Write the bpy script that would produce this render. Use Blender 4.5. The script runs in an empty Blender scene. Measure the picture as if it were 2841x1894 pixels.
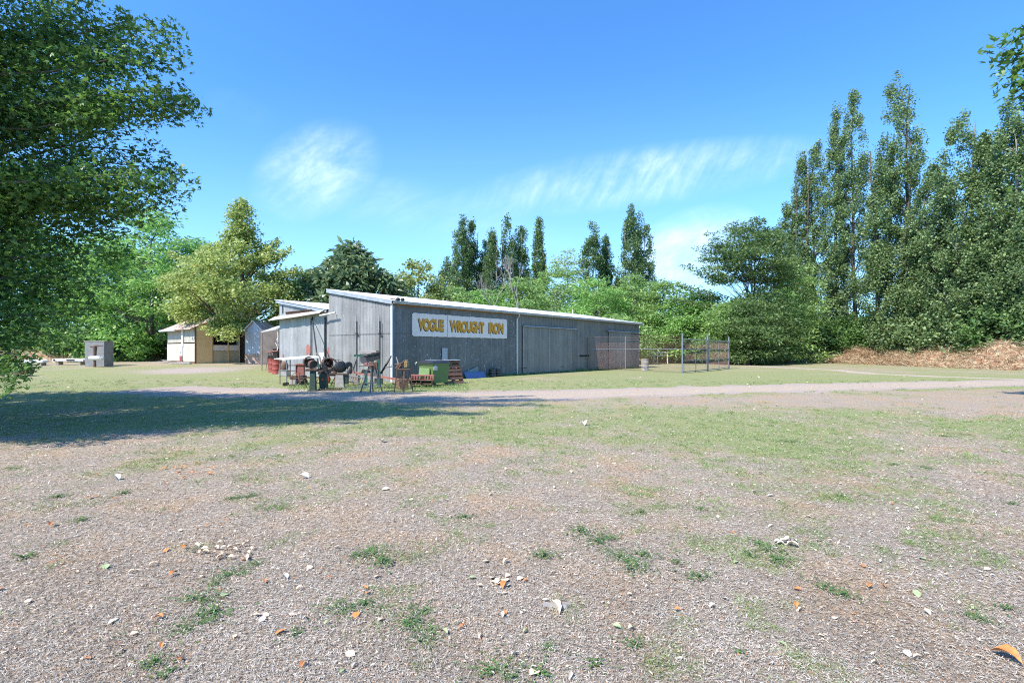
import bpy, bmesh, math, random
import numpy as np
from mathutils import Vector, Matrix, noise as mn
R = math.radians
sc = bpy.context.scene
col = sc.collection
F, CX, HY, CH = 1400.0, 1420.5, 971.0, 1.55      # focal length in photo pixels, centre column, horizon row, eye height (m)

# ------------------------------------------------------------------ small helpers
def sm(t):
    t = min(1.0, max(0.0, t)); return t * t * (3 - 2 * t)
def g(x, y):                                      # gentle rise of the yard towards its back left corner
    return 0.5 * sm((y - 27) / 13) * sm((-x - 8) / 10)
def at(px, py, Y):                                # a point of the photo at depth Y
    return Vector(((px - CX) / F * Y, Y, CH + (HY - py) / F * Y))
def gp(px, py):                                   # where that point of the photo meets the ground
    Y = CH * F / max(py - HY, 5)
    for _ in range(30):
        z = g((px - CX) / F * Y, Y); Y = 0.5 * Y + 0.5 * (CH - z) * F / max(py - HY, 5)
    return Vector(((px - CX) / F * Y, Y, g((px - CX) / F * Y, Y)))
def xat(px, Y): return (px - CX) / F * Y
def tag(o, label=None, cat=None, group=None, kind=None):
    if label: o['label'] = label
    if cat: o['category'] = cat
    if group: o['group'] = group
    if kind: o['kind'] = kind
    return o
def thing(name, label, cat, loc=(0, 0, 0), rz=0.0, group=None):
    o = bpy.data.objects.new(name, None); col.objects.link(o)
    o.empty_display_size = 0.2; o.location = loc; o.rotation_euler = (0, 0, rz)
    return tag(o, label, cat, group)
def link(name, me, m, parent=None, loc=None):
    me.materials.append(m) if m and not me.materials else None
    o = bpy.data.objects.new(name, me); col.objects.link(o)
    if parent: o.parent = parent
    if loc is not None: o.location = loc
    return o
def copy_thing(src, loc, rz, label=None, scale=None):
    r = src.copy(); col.objects.link(r); r.location = loc; r.rotation_euler = (0, 0, rz)
    if label: r['label'] = label
    if scale: r.scale = (scale,) * 3
    for ch in list(src.children):
        c = ch.copy(); col.objects.link(c); c.parent = r
        for s in list(ch.children):
            d = s.copy(); col.objects.link(d); d.parent = c
    return r

class MB:
    def __init__(s): s.v = []; s.f = []
    def add(s, vs, fs, M=None):
        n = len(s.v)
        s.v += [tuple(M @ Vector(p)) if M is not None else tuple(p) for p in vs]
        s.f += [tuple(i + n for i in f) for f in fs]; return s
    def box(s, c, d, rot=None, taper=1.0, b=0.0):
        x, y, z = d[0] / 2, d[1] / 2, d[2] / 2; k = taper
        M = Matrix.Translation(c) @ (rot.to_4x4() if rot is not None else Matrix.Identity(4))
        if b <= 0:
            v = [(-x, -y, -z), (x, -y, -z), (x, y, -z), (-x, y, -z), (-x*k, -y*k, z), (x*k, -y*k, z), (x*k, y*k, z), (-x*k, y*k, z)]
            return s.add(v, [(0,3,2,1), (4,5,6,7), (0,1,5,4), (1,2,6,5), (2,3,7,6), (3,0,4,7)], M)
        v = []                                       # bevelled along the vertical edges and the rims
        for zz, q in ((-z, b), (-z + b, 0), (z - b, 0), (z, b)):
            kk = k if zz > 0 else 1.0
            xx, yy = x * kk - q, y * kk - q
            v += [(-xx + b, -yy, zz), (xx - b, -yy, zz), (xx, -yy + b, zz), (xx, yy - b, zz), (xx - b, yy, zz), (-xx + b, yy, zz), (-xx, yy - b, zz), (-xx, -yy + b, zz)]
        f = [tuple(range(7, -1, -1)), tuple(range(24, 32))]
        for r in range(3):
            for i in range(8):
                j = (i + 1) % 8; f.append((r*8+i, r*8+j, r*8+8+j, r*8+8+i))
        return s.add(v, f, M)
    def tube(s, pts, rad, n=8, cap=True):
        pts = [Vector(p) for p in pts]
        if not isinstance(rad, (list, tuple)): rad = [rad] * len(pts)
        v = []; f = []
        for i, p in enumerate(pts):
            d = (pts[min(i + 1, len(pts) - 1)] - pts[max(i - 1, 0)]).normalized()
            u = d.cross(Vector((0, 0, 1)) if abs(d.z) < .9 else Vector((1, 0, 0))).normalized(); w = d.cross(u)
            for k in range(n):
                a = 2 * math.pi * k / n
                v.append(p + rad[i] * (math.cos(a) * u + math.sin(a) * w))
        for i in range(len(pts) - 1):
            for k in range(n):
                j = (k + 1) % n; f.append((i*n+k, i*n+j, (i+1)*n+j, (i+1)*n+k))
        if cap: f += [tuple(range(n - 1, -1, -1)), tuple((len(pts) - 1) * n + k for k in range(n))]
        return s.add(v, f)
    def lathe(s, prof, c=(0, 0, 0), axis=(0, 0, 1), n=20):     # prof: (r, h) pairs along the axis
        q = Vector((0, 0, 1)).rotation_difference(Vector(axis)).to_matrix().to_4x4()
        M = Matrix.Translation(c) @ q; v = []; f = []
        for r, h in prof:
            for k in range(n):
                a = 2 * math.pi * k / n; v.append((r * math.cos(a), r * math.sin(a), h))
        for i in range(len(prof) - 1):
            for k in range(n):
                j = (k + 1) % n; f.append((i*n+k, i*n+j, (i+1)*n+j, (i+1)*n+k))
        f += [tuple(range(n - 1, -1, -1)), tuple((len(prof) - 1) * n + k for k in range(n))]
        return s.add(v, f, M)
    def cyl(s, c, r, h, axis=(0, 0, 1), n=16): return s.lathe([(r, -h / 2), (r, h / 2)], c, axis, n)
    def prism(s, poly, o, u, w, t):                  # polygon (a, b) in plane u, w through o; thickness vector t
        o, u, w, t = Vector(o), Vector(u), Vector(w), Vector(t); n = len(poly)
        v = [o + a * u + b * w for a, b in poly] + [o + a * u + b * w + t for a, b in poly]
        f = [tuple(range(n - 1, -1, -1)), tuple(range(n, 2 * n))] + [(i, (i + 1) % n, n + (i + 1) % n, n + i) for i in range(n)]
        return s.add(v, f)
    def corr(s, o, u, L, up, z0, z1, nrm, per=.1, amp=.012, th=.0, seg=6):
        """corrugated sheet: from o along u for L; between heights z0(t), z1(t) along 'up'; waves along nrm"""
        o, u, up, nrm = Vector(o), Vector(u), Vector(up), Vector(nrm)
        n = max(2, int(L / per * seg)); v = []; f = []
        for i in range(n + 1):
            t = L * i / n; d = amp * math.cos(2 * math.pi * t / per)
            p = o + u * t + nrm * d
            v += [p + up * z0(t), p + up * z1(t)]
        for i in range(n): f.append((2*i, 2*i+2, 2*i+3, 2*i+1))
        if th:
            m = len(v); v += [Vector(p) - nrm * th for p in v]
            f += [tuple(a + m for a in q[::-1]) for q in f[:n]]
            for i in range(n): f += [(2*i+1, 2*i+3, m+2*i+3, m+2*i+1), (2*i, m+2*i, m+2*i+2, 2*i+2)]
            f += [(0, 1, m+1, m), (2*n, m+2*n, m+2*n+1, 2*n+1)]
        return s.add(v, f)
    def mesh(s, smooth=False):
        me = bpy.data.meshes.new('m'); me.from_pydata(s.v, [], s.f); me.update()
        if smooth:
            me.polygons.foreach_set('use_smooth', [True] * len(me.polygons))
            if len(me.polygons) < 9000:                  # keep real corners crisp
                bm = bmesh.new(); bm.from_mesh(me)
                for e in bm.edges: e.smooth = e.calc_face_angle(0) < .8
                bm.to_mesh(me); bm.free()
        return me
    def build(s, name, m, parent=None, smooth=False, label=None):
        me = s.mesh(smooth); me.name = name
        o = link(name, me, m, parent)
        if label: o['label'] = label
        return o

# ------------------------------------------------------------------ materials
def nodes(name):
    m = bpy.data.materials.new(name); m.use_nodes = True; nt = m.node_tree
    return m, nt, nt.nodes, nt.links, nt.nodes['Principled BSDF']
def ramp(N, pts):
    r = N.new('ShaderNodeValToRGB'); e = r.color_ramp.elements
    e[0].position, e[0].color = pts[0][0], (*pts[0][1], 1); e[1].position, e[1].color = pts[-1][0], (*pts[-1][1], 1)
    for p, c in pts[1:-1]:
        k = e.new(p); k.color = (*c, 1)
    return r
def mapped(N, L, scale=(1, 1, 1), coord='Object'):
    tc = N.new('ShaderNodeTexCoord'); mp = N.new('ShaderNodeMapping'); mp.inputs['Scale'].default_value = scale
    L.new(tc.outputs[coord], mp.inputs[0]); return mp
def noi(N, L, vec, scale, detail=4, rough=.6):
    n = N.new('ShaderNodeTexNoise'); n.inputs['Scale'].default_value = scale
    n.inputs['Detail'].default_value = detail; n.inputs['Roughness'].default_value = rough
    if vec is not None: L.new(vec, n.inputs['Vector'])
    return n
def mixc(N, L, fac, a, b, mode='MIX'):
    m = N.new('ShaderNodeMix'); m.data_type = 'RGBA'; m.blend_type = mode
    for s, v in ((0, fac), (6, a), (7, b)):
        if hasattr(v, 'is_linked') or hasattr(v, 'links'): L.new(v, m.inputs[s])
        else: m.inputs[s].default_value = v if s == 0 else (*v, 1)
    return m.outputs[2]
def mth(N, L, op, a, b=None, clamp=False):
    m = N.new('ShaderNodeMath'); m.operation = op; m.use_clamp = clamp
    for s, v in ((0, a), (1, b)):
        if v is None: continue
        if hasattr(v, 'links'): L.new(v, m.inputs[s])
        else: m.inputs[s].default_value = v
    return m.outputs[0]
def MT(name, c1, c2=None, scale=6, rough=.75, metal=0.0, bump=.25, bscale=45, st=(1, 1, 1), spot=None):
    """worn two-tone surface; spot = (colour, threshold, scale) for rust, chips or dirt"""
    m, nt, N, L, B = nodes(name)
    mp = mapped(N, L, st); n = noi(N, L, mp.outputs[0], scale, 6, .65)
    c2 = c2 or tuple(x * .6 for x in c1)
    r = ramp(N, [(.3, c2), (.68, c1)]); L.new(n.outputs[0], r.inputs[0]); out = r.outputs[0]
    if spot:
        n2 = noi(N, L, mp.outputs[0], spot[2], 5, .7)
        r2 = ramp(N, [(spot[1], (0, 0, 0)), (spot[1] + .06, (1, 1, 1))]); L.new(n2.outputs[0], r2.inputs[0])
        out = mixc(N, L, r2.outputs[0], out, spot[0])
    L.new(out, B.inputs['Base Color'])
    B.inputs['Roughness'].default_value = rough; B.inputs['Metallic'].default_value = metal
    if bump:
        n3 = noi(N, L, None, bscale, 4); L.new(mp.outputs[0], n3.inputs['Vector'])
        b = N.new('ShaderNodeBump'); b.inputs['Strength'].default_value = bump; b.inputs['Distance'].default_value = .01
        L.new(n3.outputs[0], b.inputs['Height']); L.new(b.outputs[0], B.inputs['Normal'])
    return m
def galv(name, lo, hi, rust=.72, metal=.15, rough=.5, marks=0.0, sheet=.76):
    """weathered galvanised sheet: a tone per sheet, corrugation shading as a tone per rib, vertical run marks, small rust and pale scuffs"""
    m, nt, N, L, B = nodes(name)
    tc = N.new('ShaderNodeTexCoord'); sx = N.new('ShaderNodeSeparateXYZ'); L.new(tc.outputs['Object'], sx.inputs[0])
    s = mth(N, L, 'ADD', sx.outputs[0], sx.outputs[1]); s = mth(N, L, 'MULTIPLY', s, 1 / sheet); fl = mth(N, L, 'FLOOR', s)
    wn = N.new('ShaderNodeTexWhiteNoise'); wn.noise_dimensions = '1D'; L.new(fl, wn.inputs['W'])
    mp = mapped(N, L, (9, 9, .7)); st = noi(N, L, mp.outputs[0], 1.6, 6, .7)
    mp2 = mapped(N, L, (1, 1, 1)); big = noi(N, L, mp2.outputs[0], .9, 5, .6)
    wr = N.new('ShaderNodeTexWhiteNoise'); wr.noise_dimensions = '1D'; L.new(mth(N, L, 'FLOOR', mth(N, L, 'MULTIPLY', s, sheet / .13)), wr.inputs['W']); t = mth(N, L, 'ADD', mth(N, L, 'MULTIPLY', wn.outputs[0], .14), mth(N, L, 'MULTIPLY', mth(N, L, 'SUBTRACT', wr.outputs[0], .5), .10)); t2 = mth(N, L, 'MULTIPLY', st.outputs[0], .5); t = mth(N, L, 'ADD', t, t2)  # random tone per rib, painted in for the shading of the corrugations
    t3 = mth(N, L, 'MULTIPLY', big.outputs[0], .5); t = mth(N, L, 'ADD', t, t3); t = mth(N, L, 'SUBTRACT', t, .07)
    r = ramp(N, [(.25, lo), (.75, hi)]); L.new(t, r.inputs[0])
    sp = noi(N, L, mapped(N, L, (6, 6, 1.2)).outputs[0], 1.3, 6, .75)
    rr = ramp(N, [(rust, (0, 0, 0)), (rust + .1, (1, 1, 1))]); L.new(sp.outputs[0], rr.inputs[0])
    out = mixc(N, L, rr.outputs[0], r.outputs[0], (.22, .12, .07))
    if marks:                                        # pale lime and paint scuffs
        mk = noi(N, L, mapped(N, L, (16, 16, 3.2)).outputs[0], 1.1, 3, .6)
        mr = ramp(N, [(.72 - marks, (0, 0, 0)), (.78 - marks, (1, 1, 1))]); L.new(mk.outputs[0], mr.inputs[0])
        out = mixc(N, L, mr.outputs[0], out, (.62, .64, .66))
    L.new(out, B.inputs['Base Color'])
    B.inputs['Metallic'].default_value = metal; B.inputs['Roughness'].default_value = rough
    return m
def leafmat(name, lo, hi, alt=None, trans=.3, gloss=.45, clump=.5):
    m, nt, N, L, B = nodes(name)
    gi = N.new('ShaderNodeNewGeometry'); n = noi(N, L, mapped(N, L).outputs[0], clump, 3, .6)
    a = mth(N, L, 'MULTIPLY', gi.outputs['Random Per Island'], .6); b = mth(N, L, 'MULTIPLY', n.outputs[0], .7)
    t = mth(N, L, 'ADD', a, b); r = ramp(N, [(.3, lo), (.95, hi)]); L.new(t, r.inputs[0]); out = r.outputs[0]
    if alt:
        q = mth(N, L, 'GREATER_THAN', gi.outputs['Random Per Island'], alt[1]); out = mixc(N, L, q, out, alt[0])
    L.new(out, B.inputs['Base Color']); B.inputs['Roughness'].default_value = gloss
    tr = N.new('ShaderNodeBsdfTranslucent'); L.new(out, tr.inputs[0]); mx = N.new('ShaderNodeMixShader')
    mx.inputs[0].default_value = trans; L.new(B.outputs[0], mx.inputs[1]); L.new(tr.outputs[0], mx.inputs[2])
    L.new(mx.outputs[0], nt.nodes['Material Output'].inputs['Surface'])
    return m

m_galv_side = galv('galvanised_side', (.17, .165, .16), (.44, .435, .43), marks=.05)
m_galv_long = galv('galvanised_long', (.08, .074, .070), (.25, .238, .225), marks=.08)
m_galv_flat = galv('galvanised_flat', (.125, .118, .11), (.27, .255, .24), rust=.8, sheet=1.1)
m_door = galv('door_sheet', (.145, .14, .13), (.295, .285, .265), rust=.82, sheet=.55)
m_roof = galv('roof_zinc', (.52, .52, .525), (.70, .70, .71), rust=.86, metal=.05)
m_roof_rust = MT('roof_rusted', (.62, .52, .48), (.42, .24, .17), scale=3, spot=((.30, .13, .08), .6, 6), rough=.7)
m_gutter = MT('gutter', (.42, .44, .46), (.28, .30, .32), 3, .45, .2)
m_white = MT('white_paint', (.78, .77, .75), (.62, .60, .57), 4, .6, bump=.1)
m_signw = MT('sign_board', (.86, .75, .70), (.74, .64, .60), 1.3, .65, bump=.05, spot=((.45, .41, .38), .68, 3))
m_gold = MT('sign_gold', (.72, .33, .03), (.58, .26, .02), 5, .6, bump=0)
m_black = MT('black_paint', (.02, .02, .022), (.012, .012, .013), 8, .5)
m_blackm = MT('black_machine', (.045, .05, .05), (.02, .022, .022), 9, .45, .3, spot=((.16, .09, .05), .58, 14))
m_rust = MT('rust', (.20, .11, .072), (.09, .05, .036), 9, .85, spot=((.40, .26, .19), .62, 12))
m_rustd = MT('rust_dark', (.13, .075, .05), (.05, .035, .028), 9, .8, spot=((.24, .15, .1), .6, 14))
m_red = MT('red_paint', (.34, .07, .05), (.24, .05, .035), 7, .6, spot=((.20, .09, .06), .62, 9))
m_redf = MT('faded_red', (.40, .15, .12), (.26, .085, .065), 9, .7, spot=((.45, .36, .32), .6, 13))
m_green = MT('machine_green', (.03, .14, .095), (.018, .07, .05), 8, .55, spot=((.15, .09, .06), .62, 12))
m_greend = MT('machine_green_dark', (.04, .09, .065), (.018, .035, .028), 8, .6, spot=((.10, .06, .045), .56, 12))
m_bin = MT('bin_green', (.13, .20, .06), (.10, .16, .05), 3, .5, bump=.05, spot=((.10, .13, .06), .7, 8))
m_lid = MT('bin_lid', (.035, .035, .045), (.02, .02, .027), 5, .45)
m_steel = MT('steel', (.33, .34, .35), (.19, .19, .20), 8, .45, .5, spot=((.2, .12, .08), .66, 14))
m_greym = MT('grey_machine', (.17, .165, .16), (.09, .088, .085), 8, .55, .2, spot=((.18, .11, .07), .64, 12))
m_conc = MT('concrete', (.27, .26, .25), (.17, .165, .16), 5, .9, spot=((.12, .11, .105), .6, 8))
m_concl = MT('pale_concrete', (.44, .41, .38), (.30, .27, .24), 7, .9, spot=((.28, .19, .14), .6, 9))
m_wood = MT('old_timber', (.40, .34, .28), (.20, .16, .125), 6, .85, st=(1, 1, 6))
m_woodh = MT('grey_timber', (.50, .45, .41), (.30, .26, .23), 5, .85, st=(1, 12, 12))
m_pallet = MT('pallet_brown', (.23, .115, .07), (.11, .06, .04), 7, .85, spot=((.33, .24, .17), .62, 15))
m_palletr = MT('pallet_red', (.45, .14, .10), (.28, .09, .065), 8, .8, spot=((.46, .34, .28), .58, 22))
m_blue = MT('blue_sheet', (.13, .19, .36), (.09, .135, .27), 3, .45, bump=.05, spot=((.25, .27, .33), .68, 9))
m_greysheet = MT('grey_sheet', (.27, .30, .29), (.19, .22, .21), 3, .6)
m_peach = MT('peach_fibro', (.82, .55, .28), (.74, .49, .24), 2.2, .8, bump=.05, spot=((.60, .50, .36), .66, 3))
m_cream = MT('cream_board', (.66, .60, .47), (.42, .37, .28), 3, .8, st=(5, 5, .8), spot=((.33, .22, .14), .63, 2.5))
m_tinb = galv('shed_tin_pale', (.32, .35, .40), (.58, .60, .64), rust=.68, metal=.05, sheet=.3, marks=.05)
m_brick = MT('rusty_base', (.55, .42, .33), (.36, .17, .10), 6, .9, spot=((.62, .56, .50), .58, 9))
m_brownwall = MT('brown_wall', (.22, .18, .155), (.13, .105, .09), 2, .9, spot=((.30, .28, .26), .66, 7))
m_dark = MT('dark_inside', (.018, .018, .017), (.01, .01, .01), 4, .9)
m_post = MT('post_galv', (.27, .29, .31), (.17, .185, .20), 12, .5, .2)
m_wire = MT('rusty_wire', (.42, .25, .19), (.30, .17, .13), 20, .8, bump=0)
m_bark = MT('bark', (.16, .125, .10), (.06, .048, .04), 5, .95, bump=.8, bscale=14, st=(3, 3, .7))
m_barkp = MT('bark_pale', (.34, .31, .27), (.15, .13, .11), 5, .9, bump=.6, bscale=14, st=(3, 3, .6))
m_deadw = MT('dead_wood', (.42, .38, .34), (.24, .21, .19), 6, .9)
m_olive = MT('olive_motor', (.24, .22, .09), (.22, .11, .05), 10, .6)

lf_maple = leafmat('leaf_shade_tree', (.035, .095, .03), (.19, .34, .07), clump=.9, trans=.48)
lf_plane = leafmat('leaf_yellow_green', (.17, .25, .05), (.60, .66, .23), alt=((.50, .32, .08), .995), clump=.7, trans=.48)
lf_fern = leafmat('leaf_ferny', (.13, .27, .07), (.42, .66, .17), clump=.6, trans=.5)
lf_fernr = leafmat('leaf_ferny_soft', (.13, .23, .06), (.40, .57, .17), clump=.6, trans=.46)
lf_umb = leafmat('leaf_umbrella', (.06, .115, .035), (.22, .32, .10), clump=.6, trans=.45)
lf_pop = leafmat('leaf_poplar', (.055, .11, .038), (.34, .45, .18), clump=1.0, trans=.36, gloss=.5)
lf_popf = leafmat('leaf_poplar_far', (.05, .10, .036), (.23, .34, .12), clump=.7, trans=.34)
lf_ail = leafmat('leaf_feather', (.06, .11, .045), (.25, .33, .15), clump=.7, trans=.32, gloss=.34)
lf_olv = leafmat('leaf_olive', (.17, .24, .06), (.46, .52, .17), alt=((.42, .30, .12), .96), clump=.6, trans=.44)
lf_bush = leafmat('leaf_bush', (.05, .12, .035), (.23, .38, .11), clump=.7, trans=.42)
lf_far = leafmat('leaf_far', (.08, .14, .06), (.20, .31, .12), clump=.1, trans=.3)

# ------------------------------------------------------------------ leaf meshes
TQ = (np.array([(0, 0, 0), (.45, .42, .1), (1, 0, 0), (.45, -.42, .1)], float), np.array([(0, 1, 2, 3)]))
TL = (np.array([(0, 0, 0), (.42, .2, .03), (1, 0, -.08), (.42, -.2, .03), (.25, .42, .0), (.72, .62, -.1), (.25, -.42, 0), (.72, -.62, -.1)], float),
      np.array([(0, 1, 2, 3), (0, 4, 5, 1), (0, 3, 7, 6)]))
TF = (np.array([(0, -.03, 0), (0, .03, 0), (.5, .17, .06), (.5, -.17, .06), (1, .02, -.12), (1, -.02, -.12)], float),
      np.array([(0, 3, 2, 1), (3, 5, 4, 2)]))
TB = (np.array([(0, -.04, 0), (0, .04, 0), (.55, .03, .12), (.55, -.03, .12), (1, .005, .05), (1, -.005, .05)], float),
      np.array([(0, 3, 2, 1), (3, 5, 4, 2)]))
def leaves(P, size, T, rng, dirs=None, flat=.6, up=.6, jit=.5):
    n = len(P); tv, tf = T
    a = rng.normal(size=(n, 3)); a[:, 2] *= flat
    if dirs is not None: a = dirs + jit * a
    a /= np.linalg.norm(a, axis=1)[:, None] + 1e-9
    nn = rng.normal(size=(n, 3)); nn[:, 2] += up * 2
    b = np.cross(nn, a); b /= np.linalg.norm(b, axis=1)[:, None] + 1e-9
    c = np.cross(a, b)
    s = np.asarray(size).reshape(-1, 1, 1) * np.ones((n, 1, 1))
    V = P[:, None, :] + s * (tv[None, :, 0:1] * a[:, None] + tv[None, :, 1:2] * b[:, None] + tv[None, :, 2:3] * c[:, None])
    Fc = tf[None] + (np.arange(n) * len(tv))[:, None, None]
    return V.reshape(-1, 3), Fc.reshape(-1, 4)
def np_mesh(name, V, Fc):
    me = bpy.data.meshes.new(name); me.vertices.add(len(V)); me.vertices.foreach_set('co', V.astype(np.float32).ravel())
    me.loops.add(Fc.size); me.loops.foreach_set('vertex_index', Fc.astype(np.int32).ravel())
    me.polygons.add(len(Fc)); me.polygons.foreach_set('loop_start', np.arange(len(Fc), dtype=np.int32) * 4)
    me.polygons.foreach_set('loop_total', np.full(len(Fc), 4, np.int32)); me.update(calc_edges=True); return me

def crown_pts(rng, H, prof, n, off, hole=.0, inner=.35, lean=(0, 0)):
    zs = np.array([p[0] for p in prof]); rs = np.array([p[1] for p in prof]); out = []
    w = lambda z: np.interp(z, zs, rs)
    mx = rs.max(); tries = 0
    while len(out) < n and tries < n * 60:
        tries += 1
        z = rng.uniform(zs[0], zs[-1]); r0 = w(z)
        if rng.uniform() > (r0 / mx) ** 1.2 + .12: continue
        a = rng.uniform(0, 2 * math.pi)
        k = 1 + .33 * mn.noise(Vector((math.cos(a) * 1.3 + off, math.sin(a) * 1.3, z * 2.2 / mx)))
        r = r0 * k * (inner + (1 - inner) * math.sqrt(rng.uniform()))
        p = Vector((r * math.cos(a) + lean[0] * z / H, r * math.sin(a) + lean[1] * z / H, z))
        if hole and mn.noise(Vector((p.x, p.y, p.z)) * (1.5 / mx) + Vector((off, 0, 0))) < -.35 + hole: continue
        out.append(p)
    return out
def tree(name, label, loc, H, prof, lf, bark, seed, n=110, per=90, size=.24, cr=(.6, .6, .5), T=TQ, tr=.2, nlimb=36, slope=.7,
         group=None, dirs=None, hole=0., inner=.35, lean=(0, 0), cat='tree', stems=1, extra=None, up=.6, flat=.6, tip=.82, rzt=None, pieces=('crown', 'trunk')):
    rng = np.random.default_rng(seed); rnd = random.Random(seed)
    root = thing(name, label, cat, loc, rzt or 0, group)
    pts = crown_pts(rng, H, prof, n, seed * 1.7, hole, inner, lean)
    rad = [1.0] * len(pts)
    tb = MB(); spines = []
    for s in range(stems):
        a = rnd.uniform(0, 6.28); d = 0 if stems == 1 else .05 * H
        top = H * tip * (1 if s == 0 else rnd.uniform(.7, .95)); sp = []
        for i in range(9):
            t = i / 8; q = t ** .7
            sp.append(Vector((lean[0] * t * tip + math.cos(a) * d * q + .012 * H * mn.noise(Vector((seed, s * 3.1, t * 3))),
                              lean[1] * t * tip + math.sin(a) * d * q + .012 * H * mn.noise(Vector((seed + 9, s * 3.1, t * 3))), top * t - (.25 if i == 0 else 0))))
        rr = tr * (1 if s == 0 else .75)
        tb.tube(sp, [rr * (1.35 if i == 0 else 1) * (1 - .86 * i / 8) + .012 for i in range(9)], 9); spines.append((sp, top, rr))
    def limb(p, r):
        sp, top, rr = spines[rnd.randrange(len(spines))]
        h = math.hypot(p.x, p.y); z = min(max(p.z - slope * h, .12 * H), top * .97); t = z / top * 8; i = min(int(t), 7)
        s = sp[i].lerp(sp[i + 1], t - i); m1 = s.lerp(p, .45) + Vector((rnd.uniform(-.1, .1), rnd.uniform(-.1, .1), -.06 * (p - s).length + rnd.uniform(-.1, .1)))
        tb.tube([s, m1, s.lerp(p, .78) + Vector((0, 0, rnd.uniform(-.05, .1))), p], [r, r * .7, r * .45, r * .15], 5, False); return m1
    for p in pts[:nlimb]: limb(p, tr * rnd.uniform(.16, .36) * (1 - .6 * p.z / H) + .01)
    if extra:                                        # explicit boughs: (tip, list of fractions with clump scale)
        for tipp, base_z, k in extra:
            tipp = Vector(tipp); s = Vector((lean[0] * base_z / H, lean[1] * base_z / H, base_z)); L_ = (tipp - s).length
            mid = s.lerp(tipp, .5) + Vector((0, 0, .08 * L_)); tb.tube([s, s.lerp(mid, .5) + Vector((rnd.uniform(-.2, .2), rnd.uniform(-.2, .2), rnd.uniform(-.1, .15))) * L_ * .12, mid, mid.lerp(tipp, .5) + Vector((0, 0, rnd.uniform(-.03, .05) * L_)), tipp], [tr * .24, tr * .16, tr * .09, tr * .04, .006], 5, False)
            for fr in np.linspace(.52, 1, k):
                b = (s.lerp(mid, fr * 2) if fr < .5 else mid.lerp(tipp, fr * 2 - 1)); pts.append(b + Vector((0, 0, -.05))); rad.append(.95 - .5 * (fr - .5) * 2 * .9)
    C = np.array([tuple(p) for p in pts]); rd = np.array(rad)
    cnt = np.maximum(8, (per * rd ** 1.5 * rng.uniform(.55, 1.4, len(C)))).astype(int)
    idx = np.repeat(np.arange(len(C)), cnt)
    Q = rng.normal(size=(len(idx), 3)); Q /= (np.linalg.norm(Q, axis=1)[:, None] + 1e-9); Q *= rng.uniform(0, 1, (len(idx), 1)) ** .45
    sc_ = rng.uniform(.7, 1.35, len(C)) * rd
    P = C[idx] + Q * np.array(cr) * 1.5 * sc_[idx][:, None]
    D = None
    if dirs == 'out':
        D = Q.copy(); D[:, 2] *= .5; D[:, 2] -= .25
    elif dirs == 'flat':
        D = Q.copy(); D[:, 2] = -.12
    elif dirs == 'up':
        D = Q.copy() * .5; D[:, 2] += .5
    V, Fc = leaves(P, size * rng.uniform(.65, 1.3, len(P)), T, rng, D, flat, up)
    o = link(pieces[0], np_mesh('crown', V, Fc), lf, root)
    tb.build(pieces[1], bark, root, True)
    return root
# ------------------------------------------------------------------ camera, sun, sky
cam = bpy.data.cameras.new('camera'); co = bpy.data.objects.new('camera', cam); col.objects.link(co)
cam.sensor_width = 36; cam.lens = F * 36 / 2841; cam.shift_y = (HY - 947) / 2841; cam.clip_end = 3000; cam.clip_start = .05
co.location = (0, 0, CH); co.rotation_euler = (R(90), 0, 0); sc.camera = co
ELEV = R(50); SH = Vector((.72, .69, 0)).normalized()            # SH: the way shadows fall
sd = bpy.data.lights.new('sun', 'SUN'); so = bpy.data.objects.new('sun', sd); col.objects.link(so)
sd.energy = 4.3; sd.angle = R(.53); sd.color = (1, .955, .89)
so.rotation_euler = (SH * math.cos(ELEV) - Vector((0, 0, math.sin(ELEV)))).to_track_quat('-Z', 'Y').to_euler()
so.location = (-30, -30, 60)
W = bpy.data.worlds.new('World'); sc.world = W; W.use_nodes = True
nt = W.node_tree; N, L = nt.nodes, nt.links; bg = N['Background']
sky = N.new('ShaderNodeTexSky'); sky.sky_type = 'NISHITA'; sky.sun_disc = False; sky.sun_elevation = ELEV
sky.sun_rotation = math.atan2(-SH.x, -SH.y); sky.air_density = 1.0; sky.dust_density = .35; sky.ozone_density = 2.2
tc = N.new('ShaderNodeTexCoord'); sep = N.new('ShaderNodeSeparateXYZ'); L.new(tc.outputs['Generated'], sep.inputs[0])
ysafe = mth(N, L, 'MAXIMUM', sep.outputs[1], .05)
u = mth(N, L, 'DIVIDE', sep.outputs[0], ysafe); v = mth(N, L, 'DIVIDE', sep.outputs[2], ysafe)
def streaks(ang, sx, sy, scale, seed, lo, hi, det=5):
    c = N.new('ShaderNodeCombineXYZ'); L.new(u, c.inputs[0]); L.new(v, c.inputs[1]); c.inputs[2].default_value = seed
    mp = N.new('ShaderNodeMapping'); mp.inputs['Rotation'].default_value = (0, 0, ang); L.new(c.outputs[0], mp.inputs[0])
    m2 = N.new('ShaderNodeMapping'); m2.inputs['Scale'].default_value = (sx, sy, 1); L.new(mp.outputs[0], m2.inputs[0])
    n = noi(N, L, m2.outputs[0], scale * 1.5, det + 3, .7); n.inputs['Distortion'].default_value = .5
    r = ramp(N, [(lo, (0, 0, 0)), (hi, (1, 1, 1))]); L.new(n.outputs[0], r.inputs[0]); return r.outputs[0]
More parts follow.
